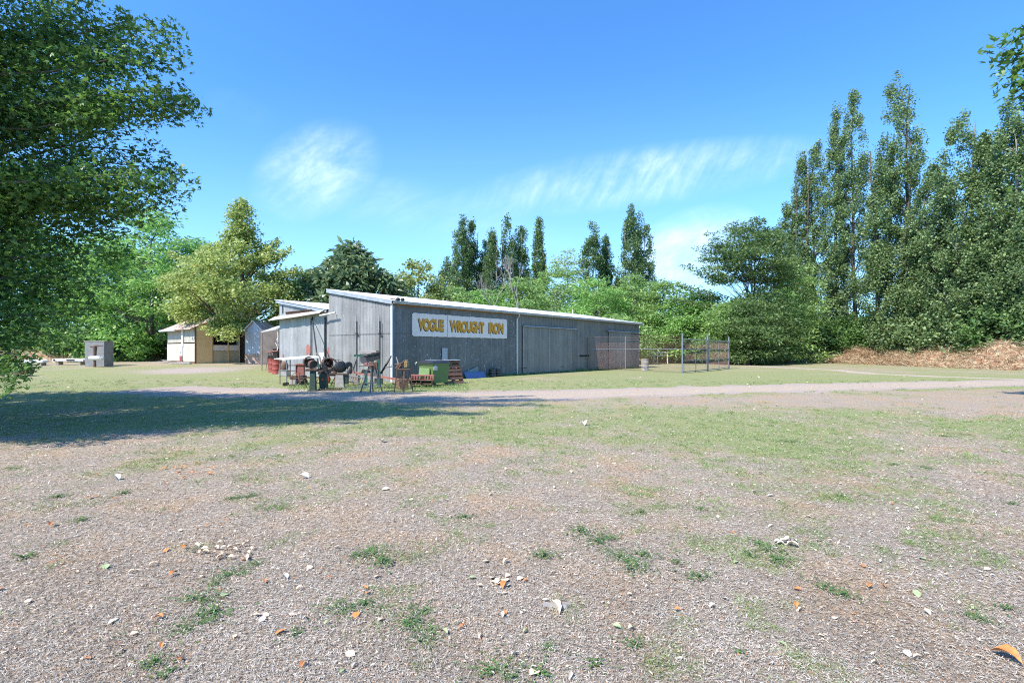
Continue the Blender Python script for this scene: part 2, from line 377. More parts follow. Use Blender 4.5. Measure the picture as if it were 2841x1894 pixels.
def blob(px, py, rx, ry, ang=0., pw=1.0):
    du = mth(N, L, 'SUBTRACT', u, (px - CX) / F); dv = mth(N, L, 'SUBTRACT', v, (HY - py) / F)
    ca, sa = math.cos(ang), math.sin(ang)
    a = mth(N, L, 'ADD', mth(N, L, 'MULTIPLY', du, ca * F / rx), mth(N, L, 'MULTIPLY', dv, sa * F / rx))
    b = mth(N, L, 'ADD', mth(N, L, 'MULTIPLY', du, -sa * F / ry), mth(N, L, 'MULTIPLY', dv, ca * F / ry))
    q = mth(N, L, 'ADD', mth(N, L, 'MULTIPLY', a, a), mth(N, L, 'MULTIPLY', b, b))
    return mth(N, L, 'POWER', mth(N, L, 'SUBTRACT', 1.0, q, True), pw)
def mul(a, b): return mth(N, L, 'MULTIPLY', a, b)
def add(a, b): return mth(N, L, 'ADD', a, b, True)
s1 = streaks(R(-38), 3.5, 15, 1.2, 3, .28, .85); s2 = streaks(R(-62), 2.2, 12, 1.6, 8, .30, .85); s3 = streaks(R(-25), 3, 14, 1.3, 15, .3, .8)
soft = streaks(0, 2.2, 3, 1.5, 21, .32, .68, 3)
c1 = mul(mul(blob(875, 472, 205, 140, R(24), 1.3), add(mul(s1, .9), .22)), 1.0)
c2 = mul(mul(blob(1790, 488, 580, 92, R(8), 1.3), add(mul(s2, 1.0), .08)), 1.0)
c3 = mul(mul(blob(1905, 712, 240, 130, R(25), 1.3), add(s3, .4)), 1.35)
c4 = mul(mul(blob(1180, 590, 480, 100, R(-14), 1.6), add(s3, .1)), .30)
c5 = mul(mul(blob(660, 300, 120, 60, R(-20), 1.6), s1), .15)
cl = add(add(add(add(c1, c2), c3), c4), c5); wisp = streaks(R(-30), 5, 9, 1.0, 33, .36, .66); cl = mul(mul(cl, mul(add(soft, .35), .85)), add(mul(wisp, .75), .35))
tint = mixc(N, L, 1.0, sky.outputs[0], (.46, .90, 1.31), 'MULTIPLY')
hz = mth(N, L, 'POWER', mth(N, L, 'SUBTRACT', 1.0, mth(N, L, 'MULTIPLY', v, 1.7), True), 2.0); tint = mixc(N, L, mul(hz, .55), tint, (3.6, 5.3, 6.6))
skc = mixc(N, L, cl, tint, (5.0, 5.9, 6.6))
L.new(skc, bg.inputs[0]); bg.inputs[1].default_value = .14
sc.view_settings.view_transform = 'Standard'; sc.view_settings.look = 'None'; sc.view_settings.exposure = .88; sc.view_settings.gamma = 1
sc.cycles.use_denoising = False; sc.cycles.filter_width = 1.1; sc.cycles.sample_clamp_indirect = 6; sc.cycles.max_bounces = 5; sc.cycles.transparent_max_bounces = 4
sc.cycles.diffuse_bounces = 3; sc.cycles.glossy_bounces = 2; sc.cycles.transmission_bounces = 3; sc.cycles.caustics_reflective = False

# ------------------------------------------------------------------ ground
def pn(x, y, s, o=0.): return mn.noise(Vector((x * s + o, y * s - o, o * 1.3)))
road_pts = [gp(a, b) for a, b in ((2841 + 900, 1050), (3300, 1058), (2841, 1061), (2500, 1068), (2000, 1080), (1700, 1089), (1400, 1099), (1150, 1099), (900, 1095), (720, 1089), (560, 1085), (470, 1081))]
trk_pts = [gp(a, b) for a, b in ((2841, 1052), (2620, 1045), (2410, 1036), (2320, 1026), (2180, 1020), (2030, 1012), (1950, 1008))]
def pdist(x, y, pts):
    best = 1e9
    for a, b in zip(pts, pts[1:]):
        dx, dy = b.x - a.x, b.y - a.y; t = max(0, min(1, ((x - a.x) * dx + (y - a.y) * dy) / (dx * dx + dy * dy)))
        best = min(best, math.hypot(x - a.x - t * dx, y - a.y - t * dy))
    return best
def green_at(x, y):
    n = .5 + .5 * pn(x, y, .35, 3) + .35 * pn(x, y, 1.1, 7) + .25 * pn(x, y, 3.1, 1)
    e = lambda cx_, cy_, rx, ry: math.exp(-((x - cx_) / rx) ** 2 - ((y - cy_) / ry) ** 2)
    w = .24 + .10 * sm((y - 5.5) / 2.5) + .55 * sm((-x - 3 + .25 * (y - 8)) / 5) * sm((y - 8.2 - .12 * (x + 10)) / 2.5) * (1 - .75 * sm((y - 31) / 8))
    w += .44 * e(0, 12, 6.5, 2.6) + .34 * e(2.0, 8.2, 4.5, 3.0) + .30 * e(8, 9, 5, 3) + .40 * e(13, 10.5, 7, 1.2)
    w += .42 * e(4, 20.5, 12, 3.5) + .42 * e(24, 25, 16, 7) + .35 * e(12, 33, 9, 8) + .30 * e(-5, 22, 5, 3) - .25 * e(16, 15.5, 12, 2.2)
    w += .34 * sm((y - 19) / 3) * sm((x + 4) / 4)
    w -= .34 * sm((5.4 - y) / 2.5)
    return max(0., min(1., w + (n - .5) * .85))
xs = np.sinh(np.linspace(-5.2, 5.2, 300)) * 3.4; ys = np.concatenate([np.linspace(-14, 1.4, 14), 1.5 + (np.exp(np.linspace(0, 5.9, 330)) - 1) * 1.05])
V = []; gr = []; dr = []
for y in ys:
    for x in xs:
        d = math.hypot(x, y); rd_ = pdist(x, y, road_pts) if 0 < y < 45 else 99; b = (.018 * pn(x, y, 1.3) + .010 * pn(x, y, 4, 5)) * min(1, 30 / (d + 1)) * sm((rd_ - 1.9) / .8); td = pdist(x, y, trk_pts) if 15 < y < 80 else 99
        V.append((x, y, g(x, y) + b))
        gr.append(green_at(x, y) if d < 90 else .3)
        k = max(sm((2.25 - rd_ + .7 * pn(x, y, .8, 2)) / .8), sm((1.15 - td + .5 * pn(x, y, .7, 2)) / .8) * .85)
        k = max(k, .7 * math.exp(-((x + 21) / 5) ** 2 - ((y - 33) / 4) ** 2))
        dr.append(k)
nx, ny = len(xs), len(ys); V = np.array(V)
i, j = np.meshgrid(np.arange(nx - 1), np.arange(ny - 1)); a = (j * nx + i).ravel()
me = np_mesh('ground', V, np.stack([a, a + 1, a + nx + 1, a + nx], 1)); me.polygons.foreach_set('use_smooth', [True] * len(me.polygons))
for nm, dat in (('green', gr), ('dirt', dr)):
    at_ = me.attributes.new(nm, 'FLOAT', 'POINT'); at_.data.foreach_set('value', np.array(dat, np.float32))
def ground_mat():
    m, nt, N, L, B = nodes('dry_lawn')
    mp = mapped(N, L)
    ga = N.new('ShaderNodeAttribute'); ga.attribute_name = 'green'; da = N.new('ShaderNodeAttribute'); da.attribute_name = 'dirt'
    fine = noi(N, L, mp.outputs[0], 120, 5, .85); mid = noi(N, L, mp.outputs[0], 26, 6, .8); big = noi(N, L, mp.outputs[0], 1.1, 5, .6); pat = noi(N, L, mp.outputs[0], 5.5, 7, .8)
    f2 = mth(N, L, 'ADD', mth(N, L, 'MULTIPLY', fine.outputs[0], .55), mth(N, L, 'MULTIPLY', mid.outputs[0], .45))
    dry = ramp(N, [(.38, (.035, .027, .02)), (.46, (.235, .187, .14)), (.54, (.45, .375, .30)), (.63, (.76, .68, .58))]); L.new(f2, dry.inputs[0])
    warm = ramp(N, [(.35, (1.12, .93, .72)), (.5, (1.02, .96, .89)), (.65, (.93, .91, .88))]); L.new(big.outputs[0], warm.inputs[0])
    dryc = mixc(N, L, .9, dry.outputs[0], warm.outputs[0], 'MULTIPLY')
    grn = ramp(N, [(.38, (.04, .055, .014)), (.5, (.22, .25, .085)), (.62, (.50, .49, .26))]); L.new(f2, grn.inputs[0])
    t = mth(N, L, 'ADD', ga.outputs['Fac'], mth(N, L, 'MULTIPLY', mth(N, L, 'SUBTRACT', pat.outputs[0], .5), 1.9))
    t = mth(N, L, 'ADD', t, mth(N, L, 'MULTIPLY', mth(N, L, 'SUBTRACT', mid.outputs[0], .5), 1.0))
    tr = ramp(N, [(.42, (0, 0, 0)), (.85, (.85, .85, .85))]); L.new(t, tr.inputs[0])
    c = mixc(N, L, tr.outputs[0], dryc, grn.outputs[0])
    dc = ramp(N, [(.36, (.16, .12, .10)), (.5, (.38, .30, .25)), (.64, (.58, .49, .43))]); L.new(f2, dc.inputs[0])
    td = mth(N, L, 'ADD', da.outputs['Fac'], mth(N, L, 'MULTIPLY', mth(N, L, 'SUBTRACT', pat.outputs[0], .5), 1.2))
    rr = ramp(N, [(.42, (0, 0, 0)), (.62, (1, 1, 1))]); L.new(td, rr.inputs[0])
    c = mixc(N, L, rr.outputs[0], c, dc.outputs[0]); L.new(c, B.inputs['Base Color'])
    B.inputs['Roughness'].default_value = .95; B.inputs['Specular IOR Level'].default_value = .15
    b = N.new('ShaderNodeBump'); b.inputs['Strength'].default_value = .9; b.inputs['Distance'].default_value = .02
    L.new(f2, b.inputs['Height']); L.new(b.outputs[0], B.inputs['Normal']); return m
tag(link('ground', me, ground_mat()), kind='structure')
# the gravel drive: a sheet of its own with a ragged outline, and the thinner wheel track that joins it
def gravel():
    m, nt, N, L, B = nodes('gravel'); mp = mapped(N, L)
    a = noi(N, L, mp.outputs[0], 60, 5, .8); b_ = noi(N, L, mp.outputs[0], 2.2, 5, .65); vo = N.new('ShaderNodeTexVoronoi'); vo.inputs['Scale'].default_value = 38; L.new(mp.outputs[0], vo.inputs['Vector'])
    r = ramp(N, [(.36, (.19, .145, .10)), (.5, (.42, .34, .255)), (.64, (.64, .55, .44))]); L.new(a.outputs[0], r.inputs[0])
    r2 = ramp(N, [(.35, (1.05, .95, .87)), (.65, (.92, .92, .95))]); L.new(b_.outputs[0], r2.inputs[0])
    c = mixc(N, L, 1., r.outputs[0], r2.outputs[0], 'MULTIPLY'); L.new(c, B.inputs['Base Color']); B.inputs['Roughness'].default_value = .95
    bb = N.new('ShaderNodeBump'); bb.inputs['Strength'].default_value = .7; bb.inputs['Distance'].default_value = .02
    L.new(vo.outputs['Distance'], bb.inputs['Height']); L.new(bb.outputs[0], B.inputs['Normal']); return m
m_gravel = gravel()
def strip(name, pts, hw, seed):
    mb = MB(); P = []
    for a_, b_ in zip(pts, pts[1:]):
        n = max(2, int((b_ - a_).length / .18)); P += [a_.lerp(b_, k / n) for k in range(n)]
    P.append(pts[-1]); v = []; f = []; T = len(P)
    for k, p in enumerate(P):
        d = (P[min(k + 4, T - 1)] - P[max(k - 4, 0)]); d.z = 0; d.normalize(); s = Vector((-d.y, d.x, 0)); e = min(1, (k + 2) / 12, (T - k + 1) / (30 if name == 'gravel_drive' else 12))
        wl = hw * e * (1 + .22 * mn.noise(Vector((k * .05, seed, 0))) + .16 * mn.noise(Vector((k * .4, seed, 3))) + random.uniform(-.05, .05))
        wr = hw * e * (1 + .22 * mn.noise(Vector((k * .05, seed + 9, 0))) + .16 * mn.noise(Vector((k * .4, seed + 5, 3))) + random.uniform(-.05, .05))
        for q in (-wl, -wl * .5, 0, wr * .5, wr):
            w_ = p + s * q; edge = abs(q) >= min(wl, wr) * .99
            v.append((w_.x, w_.y, g(w_.x, w_.y) + (-.008 if edge else .012) + .002 * pn(w_.x, w_.y, 2)))
        if k: f += [(5*k-5+c_, 5*k-4+c_, 5*k+1+c_, 5*k+c_) for c_ in range(4)]
    mb.add(v, f); o = mb.build(name, m_gravel, None, True); tag(o, kind='structure')
random.seed(5)
strip('gravel_drive', road_pts, 1.45, 2); strip('wheel_track', trk_pts, .75, 6)

# ------------------------------------------------------------------ dead thatch, grass blades, litter
rng = np.random.default_rng(11)
def scatter(n, y0, y1, xm=1.12):
    q = rng.uniform(1 / y1, 1 / y0, n); y = 1 / q; x = rng.uniform(-xm, xm, n) * y
    return x, y
def bump_z(x, y):
    d = math.hypot(x, y); return g(x, y) + (.018 * pn(x, y, 1.3) + .010 * pn(x, y, 4, 5)) * min(1, 30 / (d + 1))
TBW = (TB[0] * np.array((1, 1.9, 1)), TB[1])
x, y = scatter(330000, 2.1, 13); gx = np.array([green_at(a, b) for a, b in zip(x, y)]); keep = rng.uniform(size=len(x)) > gx * .75
keep &= np.array([pdist(a, b, road_pts) > 1.5 for a, b in zip(x, y)])
x, y = x[keep], y[keep]; z = np.array([bump_z(a, b) for a, b in zip(x, y)]) + rng.uniform(.0, .014, len(x))
Vv, Ff = leaves(np.stack([x, y, z], 1), (.007 + .0026 * y) * rng.uniform(.5, 1.8, len(x)), TBW, rng, flat=.22, up=1.2)
lf_thatch = leafmat('thatch', (.17, .135, .10), (.66, .585, .49), alt=((.40, .23, .12), .92), trans=.05, gloss=.7, clump=1.2)
tag(link('dead_grass', np_mesh('dead_grass', Vv, Ff), lf_thatch), 'matted dead grass covering the foreground', 'dead grass', kind='stuff')
x, y = scatter(42000, 2.2, 26); gx = np.array([green_at(a, b) + .75 * pn(a, b, 1.9, 4) + .5 * pn(a, b, 6, 4) for a, b in zip(x, y)])
keep = (gx > rng.uniform(.36, .95, len(x))) & np.array([pdist(a, b, road_pts) > 1.6 for a, b in zip(x, y)])
x, y = x[keep], y[keep]; k = rng.integers(5, 22, len(x)); sprd = np.repeat(rng.uniform(.012, .05, len(x)) * (1 + .05 * y), k); x = np.repeat(x, k); y = np.repeat(y, k)   # tufts
x = x + rng.normal(size=len(x)) * sprd; y = y + rng.normal(size=len(x)) * sprd; z = np.array([bump_z(a, b) for a, b in zip(x, y)])
D = rng.normal(size=(len(x), 3)); D[:, 2] = 0; D /= np.linalg.norm(D, axis=1)[:, None]; D[:, 2] = rng.uniform(.2, 1.3, len(x))
Vv, Ff = leaves(np.stack([x, y, z], 1), (.018 + .0030 * y) * rng.uniform(.6, 1.5, len(x)), TB, rng, D, up=.2, jit=.1)
lf_grass = leafmat('grass_blade', (.10, .17, .035), (.34, .44, .15), trans=.25, clump=.8)
tag(link('green_grass', np_mesh('green_grass', Vv, Ff), lf_grass), 'short green grass growing in patches over the yard', 'grass', kind='stuff')
# fine litter: chips of leaf nobody could count
x, y = scatter(7000, 2.4, 30); z = np.array([bump_z(a, b) for a, b in zip(x, y)]) + .008
Vv, Ff = leaves(np.stack([x, y, z], 1), (.005 + .0036 * y) * rng.uniform(.4, 1.7, len(x)), (TQ[0] * np.array((1, .6, 1)), TQ[1]), rng, flat=.25, up=2.0)
lf_lit = leafmat('leaf_litter', (.48, .31, .18), (.80, .68, .52), alt=((.50, .22, .09), .93), trans=.1, gloss=.7, clump=2)
tag(link('leaf_litter', np_mesh('leaf_litter', Vv, Ff), lf_lit), 'small bits of dry leaf and bark littered over the lawn', 'leaf litter', kind='stuff')
# single fallen leaves, largest in view
def leaf_mesh(kind, rnd):
    mb = MB(); n = 9; L_ = 1.0; wv = {'wide': .34, 'narrow': .15, 'curled': .26}[kind]; curl = {'wide': .10, 'narrow': .16, 'curled': .42}[kind]
    v = []; f = []
    for i_ in range(n):
        t = i_ / (n - 1); w = wv * math.sin(math.pi * t ** .8) ** .8 * (1 + .12 * math.sin(7 * t + rnd.uniform(0, 6))) + .008
        zc = curl * (math.sin(math.pi * t) * .5 + .35 * t * t) + rnd.uniform(-.015, .015)
        xo = .08 * math.sin(3 * t)
        v += [(t * L_ - .5, xo - w, zc + w * .75 * (1 if kind != 'wide' else .35)), (t * L_ - .5, xo, zc), (t * L_ - .5, xo + w, zc + w * .6 * (1 if kind != 'wide' else .35))]
    for i_ in range(n - 1):
        for k in range(2): f.append((3*i_+k, 3*i_+k+1, 3*i_+4+k, 3*i_+3+k))
    mb.add(v, f); mb.tube([(-.5, 0, 0), (-.62, .02, .03), (-.74, .0, .0)], .008, 4, False)
    return mb.mesh(True)
rnd = random.Random(4)
LM = {'tan': MT('dry_leaf_tan', (.80, .62, .44), (.58, .40, .25), 6, .7, bump=.1), 'orange': MT('dry_leaf_orange', (.70, .27, .07), (.42, .13, .035), 5, .7, bump=.1),
      'pale': MT('dry_leaf_pale', (.72, .63, .52), (.50, .42, .33), 5, .7, bump=.1), 'green': MT('dry_leaf_green', (.40, .48, .22), (.27, .34, .15), 5, .65, bump=.1)}
kinds = [(k, c) for k in ('wide', 'narrow', 'curled') for c in LM]
meshes = {}
for k, c in kinds:
    me = leaf_mesh(k, rnd); me.name = 'fallen_leaf'; me.materials.append(LM[c]); meshes[k, c] = me
say = {'tan': 'tan', 'orange': 'orange brown', 'pale': 'bleached pale', 'green': 'still greenish'}
sk = {'wide': 'broad flat', 'narrow': 'long narrow', 'curled': 'curled up'}
spots = [(2790, 1835, 'curled', 'orange', .16), (780, 1760, 'wide', 'orange', .10), (990, 1712, 'wide', 'orange', .09), (840, 1720, 'narrow', 'pale', .10), (620, 1655, 'wide', 'green', .11), (330, 1810, 'narrow', 'tan', .09),
         (290, 1582, 'wide', 'green', .12), (790, 1608, 'curled', 'pale', .10), (2200, 1520, 'curled', 'tan', .14), (2160, 1508, 'wide', 'pale', .12), (1540, 1690, 'narrow', 'tan', .19), (1375, 1615, 'wide', 'tan', .13), (1400, 1625, 'curled', 'orange', .11),
         (480, 1600, 'curled', 'orange', .10), (440, 1720, 'curled', 'orange', .09), (2560, 1550, 'wide', 'green', .09), (2545, 1650, 'wide', 'green', .11), (1310, 1600, 'wide', 'green', .09), (1480, 1870, 'wide', 'tan', .11), (1580, 1880, 'narrow', 'pale', .10),
         (140, 1460, 'curled', 'orange', .13), (320, 1330, 'curled', 'pale', .17), (845, 1325, 'curled', 'pale', .16), (1060, 1228, 'curled', 'pale', .2), (1620, 1180, 'curled', 'pale', .28), (1070, 1357, 'wide', 'tan', .14), (250, 1385, 'narrow', 'orange', .13)]
spots += [(640 + rnd.gauss(0, 45), 1525 + rnd.gauss(0, 14), 'curled', 'tan', .09) for _ in range(22)] + [(2180 + rnd.gauss(0, 28), 1512 + rnd.gauss(0, 9), 'curled', 'pale', .09) for _ in range(8)]
spots += [(1390 + rnd.gauss(0, 30), 1612 + rnd.gauss(0, 9), 'wide', 'tan', .08) for _ in range(8)] + [(540 + rnd.gauss(0, 40), 1310 + rnd.gauss(0, 8), 'curled', 'orange', .10) for _ in range(10)]
for _ in range(210):
    y_ = 1 / rnd.uniform(1 / 9.5, 1 / 2.4); k, c = rnd.choice(kinds); c = rnd.choice(['tan', 'tan', 'pale', c, 'orange'])
    spots.append((CX + F * rnd.uniform(-1.03, 1.03), HY + F * CH / y_, k, c, rnd.uniform(.035, .085) * (1 + .03 * y_)))
for px, py, k, c, s in spots:
    s *= .62 if s < .15 else .8
    p = gp(px, py); o = bpy.data.objects.new('fallen_leaf', meshes[k, c]); col.objects.link(o)
    o.location = (p.x, p.y, bump_z(p.x, p.y) + .012); o.rotation_euler = (rnd.uniform(-.3, .3), rnd.uniform(-.3, .3), rnd.uniform(0, 6.28)); o.scale = (s,) * 3
    tag(o, f'{sk[k]} {say[c]} fallen leaf lying on the dry grass', 'leaf', f'{sk[k]} {say[c]} fallen leaves')
o = MB().box((0, 0, .012), (.17, .03, .018), Matrix.Rotation(.1, 3, 'Z'), .8).box((.03, .02, .02), (.12, .015, .012), Matrix.Rotation(.25, 3, 'Z')).build('bark_chip', m_deadw)
o.location = gp(1540, 1684); o.rotation_euler = (0, 0, -.35); tag(o, 'split grey piece of bark on the dry grass, low centre of the picture', 'bark')
# low broadleaf weeds: clumps of small leaves on short stems
def weed(seed, n, spread):
    rg = np.random.default_rng(seed); st = rg.normal(size=(n, 2)) * spread
    v = [(0, 0, 0), (.004, 0, 0)]; f = []
    for a_, b_ in st:                                    # every leaf hangs on its own stem from the root
        h = rg.uniform(.006, .04); e = rg.uniform(0, 6.28); L_ = rg.uniform(.012, .026); w_ = L_ * .42; c_, s_ = math.cos(e), math.sin(e); k = len(v); t_ = rg.uniform(-.2, .5)
        v += [(a_, b_, h), (a_ + .0025, b_ + .002, h), (a_ + L_ * .5 * c_ - w_ * s_, b_ + L_ * .5 * s_ + w_ * c_, h + L_ * t_), (a_ + L_ * c_, b_ + L_ * s_, h), (a_ + L_ * .5 * c_ + w_ * s_, b_ + L_ * .5 * s_ - w_ * c_, h + L_ * .3)]
        f += [(0, 1, k + 1, k), (k, k + 4, k + 3, k + 2)]
    me = bpy.data.meshes.new('weed'); me.from_pydata(v, [], f); me.update(); return me
lf_weed = leafmat('weed_leaf', (.035, .095, .02), (.17, .29, .075), trans=.3, clump=6)
WS = []
for s, n, sp in ((1, 52, .065), (2, 95, .11), (3, 30, .04), (4, 130, .16)):
    me = weed(s, n, sp); me.materials.append(lf_weed); WS.append(me)
wsp = [(1720, 1545, 3), (1760, 1570, 1), (1665, 1495, 1), (1610, 1475, 0), (1790, 1540, 0), (2130, 1520, 1), (2080, 1540, 0), (2160, 1555, 0), (945, 1690, 1), (1010, 1680, 0), (1030, 1540, 1), (990, 1545, 0), (1060, 1560, 0), (680, 1380, 1), (640, 1385, 0),
       (560, 1660, 1), (590, 1700, 0), (540, 1730, 1), (600, 1620, 0), (710, 1565, 0), (650, 1590, 1), (1290, 1435, 0), (1150, 1710, 1), (1180, 1765, 1), (1130, 1740, 0), (2050, 1810, 2), (1500, 1870, 2), (1520, 1800, 0), (2790, 1690, 2), (2720, 1720, 0), (2810, 1400, 2), (2570, 1300, 1),
       (2480, 1290, 0), (2190, 1225, 1), (2620, 1210, 3), (2680, 1205, 1), (1510, 1545, 0), (1880, 1560, 0), (1940, 1600, 0), (2290, 1630, 0), (2340, 1650, 0), (430, 1840, 0), (160, 1380, 0), (70, 1550, 2), (460, 1900 - 30, 2), (1760, 1790, 0), (1650, 1850, 2), (1400, 1860, 1), (1310, 1160, 0), (340, 1370, 0), (220, 1445, 0), (820, 1760, 2), (1080, 1210, 0), (2330, 1380, 2), (1945, 1410, 0), (1780, 1420, 0)]
for px, py, k in wsp:
    p = gp(px, py); sh = rnd.uniform(.6, 1.05); o = bpy.data.objects.new('weed', WS[k]); col.objects.link(o)
    o.location = (p.x, p.y, bump_z(p.x, p.y)); o.rotation_euler = (0, 0, rnd.uniform(0, 6.28)); o.scale = (sh * rnd.uniform(.9, 1.6), sh, sh * .8)
    wd = ('small', 'medium spreading', 'tiny', 'large spreading')[k]
    tag(o, f'{wd} patch of low broadleaf weed in the dry grass', 'weed', f'{wd} weed patches')

# ------------------------------------------------------------------ banks
def bank(name, feet, hts, wd, m, seed):
    v = []; f = []; P = []; Hh = []; Ww = []
    for (a_, b_), (h0, h1), (w0, w1) in zip(zip(feet, feet[1:]), zip(hts, hts[1:]), zip(wd, wd[1:])):
        n = max(2, int((b_ - a_).length / .5))
        for k in range(n): P.append(a_.lerp(b_, k / n)); Hh.append(h0 + (h1 - h0) * k / n); Ww.append(w0 + (w1 - w0) * k / n)
    n = 22
    for k, p in enumerate(P):
        d = P[min(k + 3, len(P) - 1)] - P[max(k - 3, 0)]; d.z = 0; d.normalize(); s = Vector((-d.y, d.x, 0))
        if s.dot(Vector((p.x, p.y, 0))) < 0: s = -s
        for c_ in range(n):
            t = c_ / (n - 1); h = Hh[k] * (sm(t / .45) if t < .55 else sm((1 - t) / .35) if t > .65 else 1)
            w_ = p + s * (t * Ww[k]); h *= 1 + .45 * pn(w_.x, w_.y, .5, seed) + .25 * pn(w_.x, w_.y, 1.6, seed)
            v.append((w_.x, w_.y, g(w_.x, w_.y) - .06 + h))
        if k: f += [(n*(k-1)+c_, n*(k-1)+c_+1, n*k+c_+1, n*k+c_) for c_ in range(n - 1)]
    o = MB().add(v, f).build(name, m, None, True); tag(o, kind='structure'); return np.array(v)
m_bank = MT('bank_earth', (.40, .22, .12), (.20, .115, .065), 1.3, .95, bump=.8, bscale=9, spot=((.48, .37, .23), .50, 2.2))
foot = [Vector((xat(a, y), y, 0)) for a, y in ((1650, 92), (1790, 77), (2000, 68), (2200, 66), (2420, 54), (2620, 44.5), (2841, 38), (3200, 31))]
bv = bank('earth_bank', foot, (1.0, 1.1, 1.2, 1.3, 1.4, 1.6, 2.1, 2.2), (7, 7, 7, 6, 6, 7, 8, 8), m_bank, 3)
lfoot = [Vector((xat(a, y), y, .3)) for a, y in ((-60, 40), (60, 42), (210, 44), (330, 46), (480, 50), (620, 52), (760, 56))]
lv = bank('straw_bank', lfoot, (.8, .8, .7, .9, .8, .6, .5), (6,) * 7, m_bank, 8)
lf_straw = leafmat('straw', (.34, .25, .14), (.66, .53, .34), alt=((.36, .17, .08), .82), trans=.15, gloss=.6, clump=.8)
lf_scrub = leafmat('dry_scrub', (.20, .12, .07), (.55, .38, .22), alt=((.10, .13, .05), .75), trans=.1, gloss=.7, clump=.7)
def cover(name, V, n, size, lf, label, sel, seed, zb=(.05, .45), zup=(.1, .9)):
    rg = np.random.default_rng(seed); V = V[sel(V)]; k = rg.integers(0, len(V), n); P = V[k] + rg.normal(size=(n, 3)) * np.array((.3, .3, .04))
    D = rg.normal(size=(n, 3)); D[:, 2] = rg.uniform(*zup, n)
    Vv, Ff = leaves(P, size * rg.uniform(.5, 1.5, n), (TB[0] * np.array((1, .55, 1)), TB[1]), rg, D, jit=.2)
    tag(link(name, np_mesh(name, Vv, Ff), lf), label, 'dry grass', kind='stuff')
cover('straw_grass', bv, 17000, .75, lf_straw, 'long pale straw grass falling over the bank at the right', lambda V: V[:, 0] / V[:, 1] > .665, 1, zup=(-.1, .45))
cover('dry_scrub', bv, 20000, .6, lf_scrub, 'brown dead scrub on the bank below the trees', lambda V: V[:, 0] / V[:, 1] < .78, 2)
cover('dry_bank_grass', lv, 5000, .5, lf_straw, 'dry straw grass on the low bank behind the lawn', lambda V: V[:, 1] > 0, 3)
# ------------------------------------------------------------------ trees
# the big shade tree that hangs in from the left
prof = [(.9, 1.1), (1.5, 1.7), (2.2, 2.2), (3.4, 3.0), (5, 3.8), (6.5, 4.2), (8.5, 4.0), (10.5, 3.6), (12.2, 2.8), (13.6, 1.0)]
BT = Vector((-12.7, 9.0, 0)); ext = []
for px, py, Y, bz, k in ((465, 85, 9.4, 5.5, 9), (480, 155, 9.0, 5.2, 9), (522, 292, 8.8, 4.2, 11), (505, 268, 9.3, 4.2, 8), (430, 250, 8.4, 4.2, 7), (492, 505, 8.9, 3.2, 11), (450, 562, 9.1, 2.8, 9), (470, 470, 9.4, 3.4, 8), (380, 480, 8.2, 3.2, 7), (410, 420, 9.6, 3.4, 7), (350, 60, 8.6, 5.5, 7), (380, 150, 8.4, 5.0, 7),
                         (345, 630, 9.3, 2.2, 7), (315, 700, 9.1, 2.0, 7), (270, 770, 9.0, 1.8, 7), (225, 830, 9.0, 1.6, 7), (175, 870, 8.6, 1.5, 7), (140, 925, 8.4, 1.3, 7), (60, 990, 8.0, 1.2, 7), (30, 1050, 7.7, 1.2, 6), (20, 1010, 8.6, 1.3, 6), (340, 560, 8.8, 3.2, 7), (300, 320, 8.5, 4.4, 7)):
    q = at(px, py, Y) - BT; ext.append((tuple(q), bz, k))
tree('shade_tree', 'huge dark leafy shade tree hanging in over the left edge of the yard', BT, 14, prof, lf_maple, m_bark, 3, n=400, per=330, size=.08, cr=(.46, .46, .40), T=TL, tr=.38, nlimb=110, slope=.75, extra=ext + [((6.4, -.9, 11.2), 7, 9), ((7.0, -.4, 12.4), 8, 9), ((5.6, -2.6, 10.2), 6, 9), ((5.3, .4, 13), 8, 9), ((6.2, -1.8, 12), 8, 8), ((4.6, -3.4, 11.5), 7, 8), ((5.0, -1.0, 13.8), 8, 8)], hole=.17, inner=.25, up=.9, flat=.7)
tree('shade_tree', 'second dark shade tree standing beyond the left edge, throwing shade on the lawn', (-19.6, 9.8, 0), 12, [(1.5, 3), (3, 4.6), (6, 5.0), (9, 4), (11.6, 1)], lf_maple, m_bark, 5, n=190, per=120, size=.24, cr=(.8, .8, .5), T=TL, tr=.35, nlimb=40)
tree('shade_tree', 'tree whose leafy branch ends poke in at the top right corner', (19.5, 13.2, 0), 14, [(4.5, 1.5), (6, 3.6), (8, 4.3), (11, 3.8), (13.5, 1)], lf_maple, m_bark, 8, n=150, per=90, size=.2, cr=(.6, .6, .4), T=TL, tr=.3, nlimb=40,
     extra=[(tuple(at(2765, 128, 13) - Vector((19.5, 13.2, 0))), 5.0, 9), (tuple(at(2812, 232, 13) - Vector((19.5, 13.2, 0))), 4.6, 9), (tuple(at(2835, 90, 13) - Vector((19.5, 13.2, 0))), 6.0, 7), (tuple(at(2830, 190, 13) - Vector((19.5, 13.2, 0))), 5.4, 7)])
def spot(px, Y, z=None): return Vector((xat(px, Y), Y, g(xat(px, Y), Y) if z is None else z))
def Hof(py, Y): return (HY - py) / F * Y + CH
